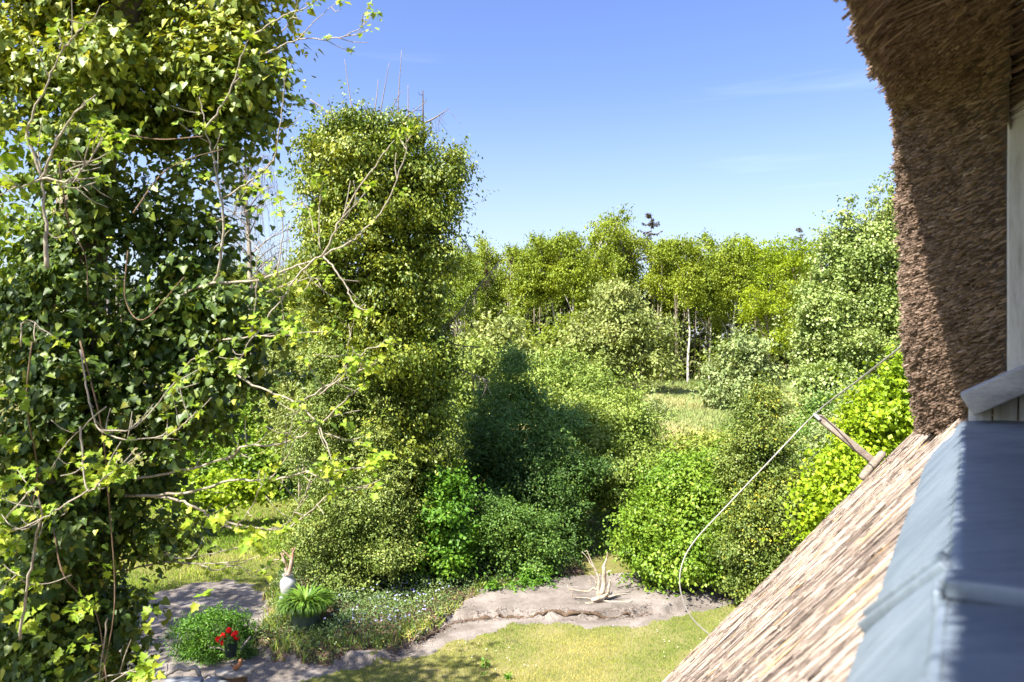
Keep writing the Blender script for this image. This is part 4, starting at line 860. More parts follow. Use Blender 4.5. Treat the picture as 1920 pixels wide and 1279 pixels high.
# ------------------------------------------------------------------ ivy column
def ivy_column():
    Y = 16.0; base = gb(705, 16.2)
    t = thing('ivy_clad_tree', base, 'tall dead tree wrapped in dense ivy, a green column against the sky', 'tree')
    bl = [blob(680, 260, Y, 75, 50, .9), blob(740, 265, Y, 60, 48, .9), blob(625, 290, Y, 62, 40), blob(700, 320, Y, 110, 55), blob(800, 320, Y + .2, 62, 48), blob(845, 310, Y + .3, 36, 30), blob(630, 370, Y, 66, 52), blob(720, 400, Y - .2, 105, 60), blob(805, 390, Y, 52, 52), blob(625, 450, Y, 70, 52),
          blob(700, 480, Y - .25, 110, 62), blob(790, 470, Y, 62, 60), blob(640, 540, Y, 72, 60), blob(720, 570, Y - .25, 110, 65), blob(795, 560, Y, 52, 65), blob(660, 640, Y, 75, 65), blob(740, 660, Y - .2, 100, 70), blob(800, 650, Y, 48, 70), blob(740, 750, Y, 100, 75), blob(680, 740, Y, 80, 70), blob(745, 850, Y, 95, 80), blob(745, 950, Y, 95, 80), blob(745, 1040, Y, 90, 60)]
    def clip(P): return np.ones(len(P), bool)
    foliage('ivy_foliage', M['ivy_mid'], t, bl, 125000, .084, .52, T_DIA, per=36, cr=.15, seed=601, shell=.10, inner=.14, up=.35, droop=.75, jit=.5, out=.8, zmin=.05)
    rng = rg(602)
    a = Acc(); P = spline([base - [0, 0, .2], base + [0, 0, 2.5], W(700, 560, 16.1), W(700, 380, 16.1), W(700, 240, 16.1)], 5); a.tube(P, np.linspace(.32, .08, len(P)), 10, lump=.1, rng=rng); a.make('trunk', M['bark_dark'], t, True)
    a = Acc()
    for x0, y0, x1, y1 in ((662, 200, 646, 112), (597, 190, 640, 240), (700, 205, 709, 150), (712, 210, 730, 118), (746, 220, 753, 95), (735, 205, 752, 170), (766, 212, 765, 160), (690, 210, 675, 190), (752, 215, 800, 190), (655, 215, 640, 190), (620, 215, 615, 185)):
        p0 = W(x0 + (x0 - x1) * .35, y0 + (y0 - y1) * .35 + 15, 16); p1 = W(x1, y1, 16 + rng.normal() * .2)
        P = spline([p0, (p0 + p1) / 2 + rng.normal(size=3) * .04, p1], 5); a.tube(P, np.linspace(.018, .006, len(P)), 5)
    a.make('dead_twigs', M['twig_grey'], t, True)
ivy_column()
def dead_spruce_near():
    rng = rg(610); base = gb(795, 17.6)
    t = thing('dead_spruce', base, 'dead bare spruce behind the ivy column with its tip and limbs sticking out', 'spruce')
    tip = W(793, 170, 17.6)
    a = Acc(); P = spline([base - [0, 0, .1], (base + tip) / 2, tip], 8); a.tube(P, np.linspace(.17, .012, len(P)), 7); a.make('trunk', M['bark_dark'], t, True)
    for pts, hang in (([(795, 232, 17.6), (815, 222, 17.5), (842, 204, 17.3)], 10), ([(790, 245, 17.6), (775, 215, 17.5), (760, 205, 17.4)], 4), ([(795, 640, 17.5), (850, 600, 17), (895, 540, 16.8), (950, 473, 16.6)], 34), ([(795, 420, 17.5), (835, 430, 17.2), (870, 452, 17.0), (880, 470, 17)], 16), ([(800, 670, 17.4), (840, 685, 16.6), (880, 700, 16.2), (920, 716, 16.0)], 26), ([(794, 285, 17.6), (800, 300, 17.4), (806, 330, 17.3)], 14), ([(795, 600, 17.5), (850, 645, 17.1), (900, 650, 16.9)], 20)):
        a = Acc(); P = spline([W(*p) for p in pts], 8); a.tube(P, np.linspace(.028, .007, len(P)), 5)
        for k in range(hang):
            f = .35 + .65 * (k + rng.random()) / hang; p = P[min(int(f * (len(P) - 1)), len(P) - 1)]
            d = np.array([rng.normal() * .5 + .15, rng.normal() * .5, -1.0]) * (.22 + .26 * rng.random()); a.tube(spline([p, p + d * .5 + rng.normal(size=3) * .03, p + d], 3), np.linspace(.006, .003, 7), 3)
        a.make('branch', M['twig_grey'], t, True)
    for k in range(9):
        a = Acc(); p = P0 = tip - np.array([0, 0, .10 + .18 * k]); an = rng.random() * 6.28; L = .08 + .035 * k
        a.tube(spline([p, p + [math.cos(an) * L, math.sin(an) * L, -.02], p + [math.cos(an) * L * 1.6, math.sin(an) * L * 1.6, .05]], 3), np.linspace(.008, .004, 7), 4); a.make('twig', M['bark_dark'], t, True)
dead_spruce_near()

def bare_birch():
    rng = rg(620); base = gb(470, 30)
    t = thing('weeping_birch', base, 'bare weeping birch with hanging twigs between the two ivy clad trees', 'tree')
    a = Acc(); P = spline([base - [0, 0, .1], W(470, 640, 30), W(468, 480, 30), W(462, 380, 30), W(458, 290, 30)], 6); a.tube(P, np.linspace(.16, .025, len(P)), 7); a.make('trunk', M['bark_pale'], t, True)
    tw = Acc()
    for k in range(26):
        z = .38 + .6 * k / 26; p = P[int(z * (len(P) - 1))]; an = rng.random() * 6.28; L = 1.5 * (1.25 - z) + .4
        d = np.array([math.cos(an), math.sin(an) * .7, .9]); a = Acc(); B = spline([p, p + d * L * .5, p + d * L * [1.1, 1.1, .85]], 6); a.tube(B, np.linspace(.035, .010, len(B)), 5); a.make('branch', M['twig_grey'], t, True)
        for j in range(13):
            q = B[rng.integers(len(B) // 3, len(B))]; dd = np.array([rng.normal() * .35, rng.normal() * .35, .12]); hl = .5 + 1.0 * rng.random()
            tw.tube(spline([q, q + dd * .6, q + dd + [0, 0, -hl * .5], q + dd * 1.15 + [0, 0, -hl]], 3), np.linspace(.009, .005, 10), 3)
    tw.make('hanging_twigs', M['twig_grey'], t, True, 'stuff')
bare_birch()

# ------------------------------------------------------------------ foreground ivy-clad maple
def near_tree():
    rng = rg(700); Y = 5.2
    base = np.array([(120 - 960) / FPX * Y, Y, 0.])
    t = thing('ivy_clad_maple', base, 'big ivy clad maple filling the left foreground with new yellow leaves', 'tree')
    a = Acc(); P = spline([base - [0, 0, .2], W(125, 1500, Y), W(130, 1000, Y), W(140, 600, Y), W(170, 300, Y), W(230, 0, Y), W(260, -300, Y)], 6); a.tube(P, np.linspace(.26, .12, len(P)), 12, lump=.06, rng=rng); a.make('trunk', M['bark_grey'], t, True)
    def B(px, py, rx, ry, y=Y, k=.9): return blob(px, py, y, rx, ry, k)
    bl = [B(60, 60, 120, 90), B(190, 50, 120, 100), B(330, 60, 120, 90), B(430, 70, 85, 75), B(100, 190, 130, 80), B(240, 170, 120, 80), B(370, 170, 100, 80), B(455, 190, 55, 70), B(430, 250, 60, 45), B(300, 250, 80, 50, Y + .2), B(200, -90, 260, 110), B(420, -60, 130, 80), B(-60, 120, 100, 160), B(500, 130, 30, 30)]
    bl += [B(150, 330, 75, 80, Y + .25), B(130, 450, 90, 90), B(120, 580, 100, 100), B(60, 700, 90, 120), B(150, 720, 110, 110), B(100, 850, 115, 110), B(80, 980, 120, 110), B(140, 1080, 105, 90), B(80, 1180, 120, 100), B(180, 1230, 80, 80), B(60, 1300, 140, 90), B(200, 1160, 60, 60), B(20, 520, 60, 90)]
    bl += [B(150, 260, 70, 90, Y - .45), B(140, 380, 60, 80, Y - .4), B(130, 520, 60, 90, Y - .4), B(120, 680, 70, 90, Y - .4), B(120, 820, 75, 90, Y - .4), B(100, 960, 80, 90, Y - .4), B(90, 1100, 80, 90, Y - .4), B(100, 1240, 90, 90, Y - .4), B(60, 860, 70, 110, Y - .3), B(200, 120, 80, 80, Y - .5), B(380, 120, 100, 90, Y - .3), B(480, 60, 60, 60), B(450, 130, 70, 80, Y - .2)]
    bl += [B(330, 560, 85, 60, Y - .2), B(420, 590, 75, 45, Y - .3), B(300, 650, 95, 70, Y - .2), B(500, 650, 60, 48, Y - .3), B(390, 700, 90, 55, Y - .2), B(260, 740, 80, 70, Y - .1), B(340, 790, 75, 60, Y - .1), B(560, 710, 24, 26, Y - .3), B(530, 600, 28, 26, Y - .3), B(290, 860, 60, 60)]
    thin = [B(350, 380, 75, 70), B(390, 470, 55, 70), B(270, 420, 55, 80), B(320, 480, 60, 60), B(440, 330, 30, 45), B(250, 960, 50, 70), B(300, 1010, 60, 40)]
    Pp, no, ci, nc = cloud(expand(bl, 9, .42, rng), 66000, 24, .080, rng, .16, .20)
    P2, n2, c2, nc2 = cloud(thin, 3600, 12, .10, rng, .3, .4)
    Pp = np.vstack([Pp, P2]); no = np.vstack([no, n2]); ci = np.concatenate([ci, c2 + nc])
    ns = 1100; k_ = 11; a_ = rng.integers(0, len(Pp), ns); d_ = nrm(no[a_] * .9 + rng.normal(size=(ns, 3)) * .5 + [.15, 0, .15]); l_ = .10 + .36 * rng.random(ns)
    t_ = np.linspace(.1, 1, k_)[None, :, None]; Q_ = Pp[a_][:, None] + d_[:, None] * l_[:, None, None] * t_ - np.array([0, 0, .55]) * l_[:, None, None] * t_ ** 2 + rng.normal(size=(ns, k_, 3)) * .016
    Pp = np.vstack([Pp, Q_.reshape(-1, 3)]); no = np.vstack([no, np.repeat(d_, k_, 0)]); ci = np.concatenate([ci, np.repeat(ci[a_], k_)]); n = len(Pp)
    ct = rng.random(nc + nc2)
    lit_top = np.clip((Pp[:, 2] - 5.6) / 1.5, 0, 1)          # sunlit crown and shaded foot painted into the leaf tone by height
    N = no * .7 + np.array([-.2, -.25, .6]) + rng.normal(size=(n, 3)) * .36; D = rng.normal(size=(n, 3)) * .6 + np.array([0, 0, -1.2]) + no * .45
    rnd = np.clip(.50 * rng.random(n) + .22 * ct[ci] + .42 * lit_top - .03, 0, .97); rnd[rng.random(n) < .015] = 1
    ln = .054 * (.5 + .85 * rng.random(n) ** 1.5); dist = np.linalg.norm(Pp - [0, 0, CAM_H], axis=1)
    px = 960 + FPX * Pp[:, 0] / Pp[:, 1]; py = 640 - FPX * (Pp[:, 2] - CAM_H) / Pp[:, 1]
    vis = (px > 10) & (px < 600) & (py > 10) & (py < 1270)
    score = np.where(vis, ln / dist * (1 + .2 * no[:, 1] * -1), 0); big = np.argsort(-score)[:290]
    rest = np.ones(n, bool); rest[big] = False
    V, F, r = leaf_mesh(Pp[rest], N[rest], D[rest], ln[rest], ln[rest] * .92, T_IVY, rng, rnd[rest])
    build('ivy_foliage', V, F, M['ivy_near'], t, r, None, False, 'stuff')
    # the leaves that show largest are leaves of their own: twelve shared meshes, each placed by its own matrix
    from mathutils import Matrix
    ms = []
    for k in range(12):
        V, F, r = leaf_mesh(np.zeros((1, 3)), np.array([[0, 0, 1.]]), np.array([[0, 1., 0]]), 1.0, .92, T_IVY, rng, np.array([k / 12.]))
        V = V + rng.normal(size=V.shape) * .02; o = build('leaf', V, F, M['ivy_near'], None, r); ms.append(o.data); bpy.data.objects.remove(o)
    bl_ = root_loc(t)
    for i in big:
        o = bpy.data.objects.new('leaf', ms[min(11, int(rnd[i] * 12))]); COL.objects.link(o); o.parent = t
        nn = N[i] / np.linalg.norm(N[i]); dd = D[i] - (D[i] @ nn) * nn; dd /= np.linalg.norm(dd); xx = np.cross(dd, nn); p = Pp[i] - bl_; s = ln[i]
        o.matrix_local = Matrix(((xx[0] * s, dd[0] * s, nn[0] * s, p[0]), (xx[1] * s, dd[1] * s, nn[1] * s, p[1]), (xx[2] * s, dd[2] * s, nn[2] * s, p[2]), (0, 0, 0, 1)))
    # crown that goes on out of the picture to the left
    side = [(-5.6, 2.9, 7.4, 1.0, 1.0, .9), (-5.3, 3.3, 6.2, 1.0, 1.0, .9), (-5.9, 2.7, 5.4, .9, .9, .8), (-5.0, 2.6, 8.3, .8, .8, .5), (-4.7, 3.2, 5.0, .6, .6, .6), (-6.4, 8.2, 6.0, 1.5, 1.3, 1.0), (-9.5, 10.4, 6.2, 1.1, 1.1, .8), (-9.9, 11.3, 6.9, 1.2, 1.2, .8), (-9.6, 9.0, 5.8, 1.3, 1.3, .9), (-7.6, 7.0, 7.8, 1.5, 1.5, 1.0), (-5.6, 6.6, 7.4, 1.3, 1.2, .9), (-10.4, 10.4, 7.4, 1.4, 1.4, 1.0), (-6.0, 7.4, 4.6, .8, .7, .6)]
    foliage('side_crown', M['young'], t, side, 11000, .11, .9, T_DIA, per=16, cr=.22, seed=705, inner=.3, boughs=0)
    a = Acc()
    for tip in side:
        p0 = W(-120, 640 - (tip[2] - 5) * 200, Y); limbs(a, p0, [np.array(tip[:3])], .045, rng)
    a.make('side_limbs', M['bark_dark'], t, True, 'stuff')
    # hanging ivy stems on the trunk and climbing stems
    for pts in ([(150, 640), (190, 800), (205, 950), (215, 1130), (190, 1279)], [(60, 640), (50, 760), (70, 900), (30, 1040)], [(240, 470), (235, 560), (270, 600), (345, 520)], [(110, 300), (130, 420), (160, 480), (165, 560)], [(100, 990), (120, 1080), (180, 1150), (200, 1279)], [(215, 250), (300, 262), (380, 256)], [(250, 400), (300, 330), (350, 300), (420, 280)]):
        a = Acc(); S = spline([W(x, y, Y - .75 + .1 * rng.normal()) for x, y in pts], 6); a.tube(S, np.linspace(.005, .003, len(S)), 5); a.make('ivy_stem', M['ivy_stem'], t, True)
    # pale young branches: (points in the picture, distance of start and end, start radius)
    br = [([(88, 500), (85, 420), (80, 335)], 3.9, 3.85, .020),
          ([(80, 335), (53, 260), (55, 232), (85, 160), (116, 92)], 3.85, 3.7, .013), ([(116, 92), (145, 62), (165, 42)], 3.7, 3.65, .009), ([(116, 92), (110, 55)], 3.7, 3.7, .007),
          ([(80, 335), (104, 270), (140, 212), (178, 180)], 3.85, 3.65, .013), ([(80, 335), (130, 338), (168, 302), (196, 246)], 3.85, 3.8, .011), ([(80, 335), (132, 352), (206, 338)], 3.85, 3.9, .008), ([(80, 335), (132, 318), (212, 284)], 3.85, 4.0, .008), ([(80, 335), (72, 290), (72, 262)], 3.85, 3.9, .008), ([(80, 335), (40, 350), (10, 338)], 3.85, 3.8, .008),
          ([(395, 540), (412, 500), (418, 400), (400, 300), (386, 242)], 4.8, 4.6, .017), ([(386, 242), (425, 185), (452, 110), (466, 70)], 4.6, 4.5, .010), ([(386, 242), (378, 200), (372, 170)], 4.6, 4.6, .007), ([(418, 372), (460, 345), (512, 300), (530, 190), (534, 135)], 4.7, 4.5, .010), ([(512, 300), (480, 330), (470, 352)], 4.6, 4.6, .005),
          ([(250, 610), (330, 560), (400, 532), (480, 526), (560, 498), (604, 482)], 5.0, 4.4, .020), ([(604, 482), (660, 452), (690, 425), (726, 380), (758, 292), (762, 240)], 4.4, 4.2, .010), ([(604, 482), (640, 410), (668, 360), (720, 290), (748, 252)], 4.4, 4.3, .010), ([(640, 410), (676, 375), (690, 345)], 4.35, 4.3, .006), ([(604, 482), (630, 506), (652, 545), (668, 575), (697, 586)], 4.4, 4.2, .009), ([(604, 482), (585, 490), (545, 535), (506, 592), (470, 640), (440, 690)], 4.4, 4.3, .011), ([(600, 470), (598, 400), (605, 340)], 4.4, 4.4, .006), ([(590, 440), (570, 380), (520, 400)], 4.4, 4.5, .005), ([(560, 498), (600, 540), (640, 570)], 4.4, 4.4, .006), ([(545, 535), (585, 520), (610, 530)], 4.4, 4.4, .006),
          ([(330, 640), (415, 685), (475, 722), (555, 757), (600, 805), (630, 890)], 5.0, 4.3, .014), ([(400, 640), (470, 632), (540, 628), (620, 620)], 4.8, 4.3, .010), ([(555, 757), (620, 722), (668, 700), (706, 680)], 4.5, 4.3, .010), ([(600, 740), (650, 700), (690, 655), (745, 645)], 4.4, 4.2, .008), ([(620, 722), (645, 690), (655, 640), (665, 590)], 4.4, 4.3, .006),
          ([(250, 900), (350, 880), (435, 855), (455, 838), (525, 832), (585, 808), (640, 757), (672, 728)], 5.0, 4.3, .015), ([(585, 808), (640, 822), (690, 835)], 4.5, 4.3, .006),
          ([(230, 930), (350, 925), (430, 902), (505, 902), (575, 885), (650, 880), (706, 874)], 5.0, 4.3, .016), ([(575, 885), (610, 900), (650, 915), (700, 912)], 4.5, 4.3, .007), ([(505, 902), (525, 870), (545, 800), (555, 757)], 4.6, 4.4, .008),
          ([(230, 930), (325, 935), (372, 955), (400, 970), (450, 985), (525, 992), (580, 960), (625, 918)], 5.0, 4.4, .015), ([(400, 970), (435, 990), (465, 960), (505, 880)], 4.8, 4.4, .010), ([(525, 992), (545, 975), (570, 930), (600, 880)], 4.6, 4.4, .006),
          ([(220, 1075), (300, 1056), (375, 1058), (400, 1070), (440, 1060), (500, 1036)], 5.2, 4.7, .012), ([(375, 1058), (430, 1058), (470, 1072), (500, 1068)], 5.0, 4.8, .006), ([(220, 1050), (270, 1042), (320, 1040), (340, 1048), (380, 1042), (440, 1028), (478, 1014)], 5.2, 4.7, .010),
          ([(150, 655), (168, 755), (190, 808), (250, 825), (325, 810), (370, 770)], 4.3, 4.1, .010), ([(190, 808), (245, 805), (300, 755), (345, 690), (372, 668)], 4.2, 4.1, .008), ([(200, 760), (120, 840), (95, 890)], 4.2, 4.3, .006),
          ([(35, 1200), (52, 1095), (68, 1010), (78, 960), (60, 920), (0, 985)], 3.9, 3.7, .012), ([(52, 1095), (30, 1080), (0, 1110)], 3.9, 3.8, .008), ([(150, 800), (155, 865), (165, 920), (190, 900), (210, 873)], 3.9, 3.8, .009), ([(165, 920), (100, 960), (50, 990), (0, 995)], 3.8, 3.7, .008), ([(200, 1160), (192, 1230), (185, 1279)], 4.4, 4.4, .008), ([(185, 1275), (230, 1262), (260, 1252)], 4.2, 4.1, .007), ([(35, 650), (50, 600), (110, 640)], 3.8, 3.8, .007),
          ([(470, 70), (530, 30), (575, 15), (600, -10)], 4.9, 4.7, .009), ([(500, 100), (560, 75), (620, 74), (665, 58), (705, 24)], 4.9, 4.6, .008), ([(560, 75), (590, 40), (640, 0)], 4.8, 4.7, .006), ([(530, 60), (555, 20), (560, -15)], 4.9, 4.8, .006),
          ([(470, 640), (480, 560), (485, 470), (530, 430), (580, 395)], 4.6, 4.5, .006), ([(520, 520), (530, 430), (522, 370), (516, 325)], 4.5, 4.5, .007), ([(400, 420), (430, 405), (480, 390), (515, 372)], 4.8, 4.6, .006), ([(400, 470), (430, 430), (455, 350)], 4.8, 4.7, .006)]
    yl_P, yl_N, yl_D, yl_L = [], [], [], []
    def tuft(p, n_, size=.042, sp=.045):
        for _ in range(n_):
            d = nrm(rng.normal(size=3) + np.array([0, 0, -.25])); yl_P.append(p + d * sp * rng.random()); yl_D.append(d + [0, 0, -.4]); yl_N.append(rng.normal(size=3) * .5 + [0, -.3, .8]); yl_L.append(size * (.55 + .7 * rng.random()))
    for pts, y0, y1, r0 in br:
        m = len(pts); ys = np.linspace(y0, y1, m); S = spline([W(x, y, d) for (x, y), d in zip(pts, ys)], 6)
        S = S + rng.normal(size=S.shape) * .0035
        a = Acc(); a.tube(S, np.linspace(r0, r0 * .36, len(S)) * .62, 6); a.make('branch', M['bark_pale'], t, True)
        tw = Acc()
        for q in range(4, len(S) - 2):          # side twigs
            if rng.random() < .30:
                d = nrm(nrm(S[q + 1] - S[q]) * .8 + rng.normal(size=3) * .75 + [0, 0, .15]); L = .05 + .17 * rng.random()
                e = S[q] + d * L + [0, 0, .02]; tw.tube(spline([S[q], S[q] + d * L * .5 + rng.normal(size=3) * .006, e], 4), np.linspace(.0032, .0018, 9), 4)
                if rng.random() < .45: tuft(e, 3 + rng.integers(4), .034, .03)
        if tw.n: tw.make('twigs', M['bark_pale'], t, True, 'stuff')
        if r0 < .0125 or rng.random() < .5: tuft(S[-1], 6 + rng.integers(5))
        for q in range(1, len(S) - 1):
            if rng.random() < .10: tuft(S[q] + rng.normal(size=3) * .012, 2 + rng.integers(4), .036, .03)
    for x, y, k in ((150, 900, 26), (180, 900, 20), (190, 870, 14), (90, 955, 18), (30, 960, 26), (20, 1020, 24), (60, 970, 14), (210, 890, 20), (230, 880, 14), (480, 605, 18), (545, 605, 18), (560, 625, 14), (660, 690, 14), (700, 690, 12), (640, 780, 8), (700, 860, 16), (720, 855, 10), (640, 880, 14), (620, 870, 10), (480, 1000, 14), (470, 1010, 10), (530, 990, 10), (350, 985, 8), (60, 1170, 14), (50, 1150, 12), (110, 1240, 14), (280, 1260, 20), (270, 1240, 12), (200, 235, 14), (190, 260, 12), (230, 250, 10), (415, 975, 10), (410, 970, 8), (160, 1200, 8), (30, 740, 10), (120, 830, 8), (20, 830, 14), (10, 900, 16), (50, 880, 14), (330, 720, 8), (440, 680, 8), (280, 1150, 6), (380, 1120, 5), (170, 1125, 10), (60, 1090, 14), (135, 1140, 12), (200, 1060, 9)):
        tuft(W(x, y, 4.15 + .2 * rng.normal()), int(k * 1.2), .048, .078)
    V, F, r = leaf_mesh(np.array(yl_P), np.array(yl_N), np.array(yl_D), np.array(yl_L), np.array(yl_L) * .85, T_MAPLE, rng)
    build('young_leaves', V, F, M['young'], t, r, None, False, 'stuff')
near_tree()

# ------------------------------------------------------------------ flower bed
def bed():
    rng = rg(800)
    n = 60000; x = -6.5 + rng.random(n) * 8; Y = 11.2 + rng.random(n) * 6
    k = (cls_at(x, Y) == 3) & (seg_dist(BED, x, Y) > .04); x, Y = x[k], Y[k]
    d = seg_dist(BED, x, Y); h = .03 + np.clip(d * .6, 0, .30) * (.25 + 1.5 * fbm(x * 2, Y * 2, 5)); near_pot = np.hypot(x + 3.51, (Y - 12.3) * .8) < .55; h = np.where(near_pot, h * .45, h); n = len(x)
    P = np.stack([x, Y, relief(x, Y) + h * rng.random(n) ** .5], -1)
    N = np.array([0, -.3, .8]) + rng.normal(size=(n, 3)) * .6; D = rng.normal(size=(n, 3)) + [0, 0, .3]
    g = fbm(x * 1.5, Y * 1.5, 87); rnd = np.clip(.55 * rng.random(n) + .8 * (g - .25) + .25 * (d < .2), 0, 1)
    V, F, r = leaf_mesh(P, N, D, .05 * (.6 + .7 * rng.random(n)), .024, T_OVAL, rng, rnd)
    tag(build('periwinkle_cover', V, F, M['cover'], None, r, None, False, 'stuff'), 'periwinkle ground cover filling the flower bed beside the path', 'ground cover')
    n = 300; x = -3.2 + rng.random(n) * 3.0; Y = 12.3 + rng.random(n) * 2.6; k = (cls_at(x, Y) == 3) & (seg_dist(BED, x, Y) > .25) & (fbm(x * 1.2, Y * 1.2, 89) > .36); x, Y = x[k], Y[k]; n = len(x)
    P = np.repeat(np.stack([x, Y, relief(x, Y) + .17 + .10 * rng.random(n)], -1), 5, 0); a = np.tile(np.arange(5) * 1.2566, n) + np.repeat(rng.random(n) * 6, 5)
    V, F, r = leaf_mesh(P, np.tile([0, -.4, .9], (5 * n, 1)), np.stack([np.cos(a), np.sin(a), a * 0], -1), .020, .018, T_DIA, rng)
    tag(build('periwinkle_flowers', V, F, M['petal_blue'], None, r, None, False, 'stuff'), 'small violet blue periwinkle flowers in the bed', 'flowers')
    # tufts of grassy leaves along the rim
    n = 9000; x = -6.2 + rng.random(n) * 6; Y = 11.3 + rng.random(n) * 4; dd = seg_dist(BED, x, Y); k = (cls_at(x, Y) == 3) & (dd < .55) & (fbm(x * 2, Y * 2, 97) > .42); x, Y = x[k], Y[k]; n = len(x)
    tag(blades('bed_grass', x, Y, relief(x, Y), .12 + .22 * rng.random(n), .012, M['rough_grass'], rng, rng.random(n), .6), 'long grass tufts along the rim of the flower bed', 'grass')
    # dry litter and roots on the eroded rim
    n = 2600; x = -4.6 + rng.random(n) * 4.4; Y = 11.2 + rng.random(n) * 2.6; sd_ = seg_dist(BED, x, Y); k = sd_ < .16; x, Y = x[k], Y[k]; n = len(x)
    P = np.stack([x, Y, relief(x, Y) + .02], -1); V, F, r = reeds(P, np.stack([rng.normal(size=n), rng.normal(size=n), .3 * rng.normal(size=n)], -1), .06 + .08 * rng.random(n), .003, rng, rng.random(n))
    tag(build('dry_litter', V, F, M['reed'], None, r, None, False, 'stuff'), 'dry stalks and litter lying on the eroded bed rim', 'litter')
    edge = spline(px_ground([(735, 1236), (790, 1206), (850, 1172), (905, 1164), (985, 1161), (1100, 1163), (1180, 1160), (1214, 1153)]), 14); edge = edge + .028 * (np.stack([fbm(edge[:, 0] * 3, edge[:, 1], 5), fbm(edge[:, 0] * 3, edge[:, 1], 6)], 1) - .45) * 2
    a = Acc(); ez = relief(edge[:, 0], edge[:, 1]); m_ = len(edge)
    a.tube(np.column_stack([edge, ez + .012]), (.022 + .022 * rng.random(m_)) * np.sin(np.linspace(.08, 3.06, m_)) ** .4, 8, lump=.45, rng=rng); tag(a.make('soil_bank', M['soil'], None, True), None, None, None, 'structure')
    n = 1500; q = rng.integers(0, m_, n); x = edge[q, 0] + rng.normal(size=n) * .05; Y = edge[q, 1] + rng.normal(size=n) * .05
    V, F, r = reeds(np.stack([x, Y, relief(x, Y) + .025], -1), np.stack([rng.normal(size=n), rng.normal(size=n), .4 * rng.normal(size=n)], -1), .03 + .06 * rng.random(n), .0035, rng, rng.random(n) * .5)
    tag(build('root_fibres', V, F, M['reed'], None, r, None, False, 'stuff'), 'dark root fibres hanging from the eroded edge of the sandy mound', 'roots')
    n = 2600; x = -8 + rng.random(n) * 12; Y = 10.9 + rng.random(n) * 4; k = (cls_at(x, Y) == 2) & (fbm(x * 1.1, Y * 1.1, 15) > .36); x, Y = x[k], Y[k]; n = len(x)
    ov = np.array([(1, 0, 0), (0, 1, 0), (-1, 0, 0), (0, -1, 0), (0, 0, .7)]); sz = .006 + .013 * rng.random(n) ** 2; V = np.stack([x, Y, relief(x, Y) + .016], -1)[:, None] + ov[None] * sz[:, None, None] * (.7 + .6 * rng.random((n, 5, 1)))
    F = (np.array([(0, 1, 4), (1, 2, 4), (2, 3, 4), (3, 0, 4)])[None] + (np.arange(n) * 5)[:, None, None]).reshape(-1, 3)
    tag(build('pebbles', V.reshape(-1, 3), F, M['stone'], None, np.repeat(rng.random(n), 5), None, False, 'stuff'), 'small pebbles and crumbs lying on the sandy path', 'pebbles')
    n = 2600; x = -8 + rng.random(n) * 12; Y = 10.9 + rng.random(n) * 4; k = (cls_at(x, Y) == 2) & (fbm(x * .9 + 7, Y * 1.6, 25) > .47); x, Y = x[k], Y[k]; n = len(x)
    tag(blades('path_weeds', x, Y, relief(x, Y) + .01, .015 + .035 * rng.random(n), .006, M['grass'], rng, .3 + .7 * rng.random(n), 1.2), 'thin dry weeds sprouting in patches on the sandy path', 'weeds')
    n = 900; x = -8 + rng.random(n) * 11; Y = 10.9 + rng.random(n) * 4; k = cls_at(x, Y) == 2; x, Y = x[k], Y[k]; n = len(x)
    V, F, r = leaf_mesh(np.stack([x, Y, relief(x, Y) + .018], -1), np.array([0, 0, 1.]) + rng.normal(size=(n, 3)) * .35, rng.normal(size=(n, 3)), .02 + .03 * rng.random(n), .016, T_OVAL, rng)
    tag(build('fallen_leaves', V, F, M['spruce_dead'], None, r, None, False, 'stuff'), 'scattered dry brown leaves on the sandy path', 'leaves')
    shrub('young_nettles', 'small leafy green weeds at the bed edge left of the driftwood', 'weeds', 'bright', [*gb(1000, 14.9)[:2], .1], [blob(1000, 1085, 15, 28, 16), blob(965, 1098, 14.8, 26, 14), blob(925, 1105, 14.7, 24, 14)], 1500, .06, .7, T_OVAL, 831, 'bark_dark', 3, .008, per=14, cr=.08)
bed()

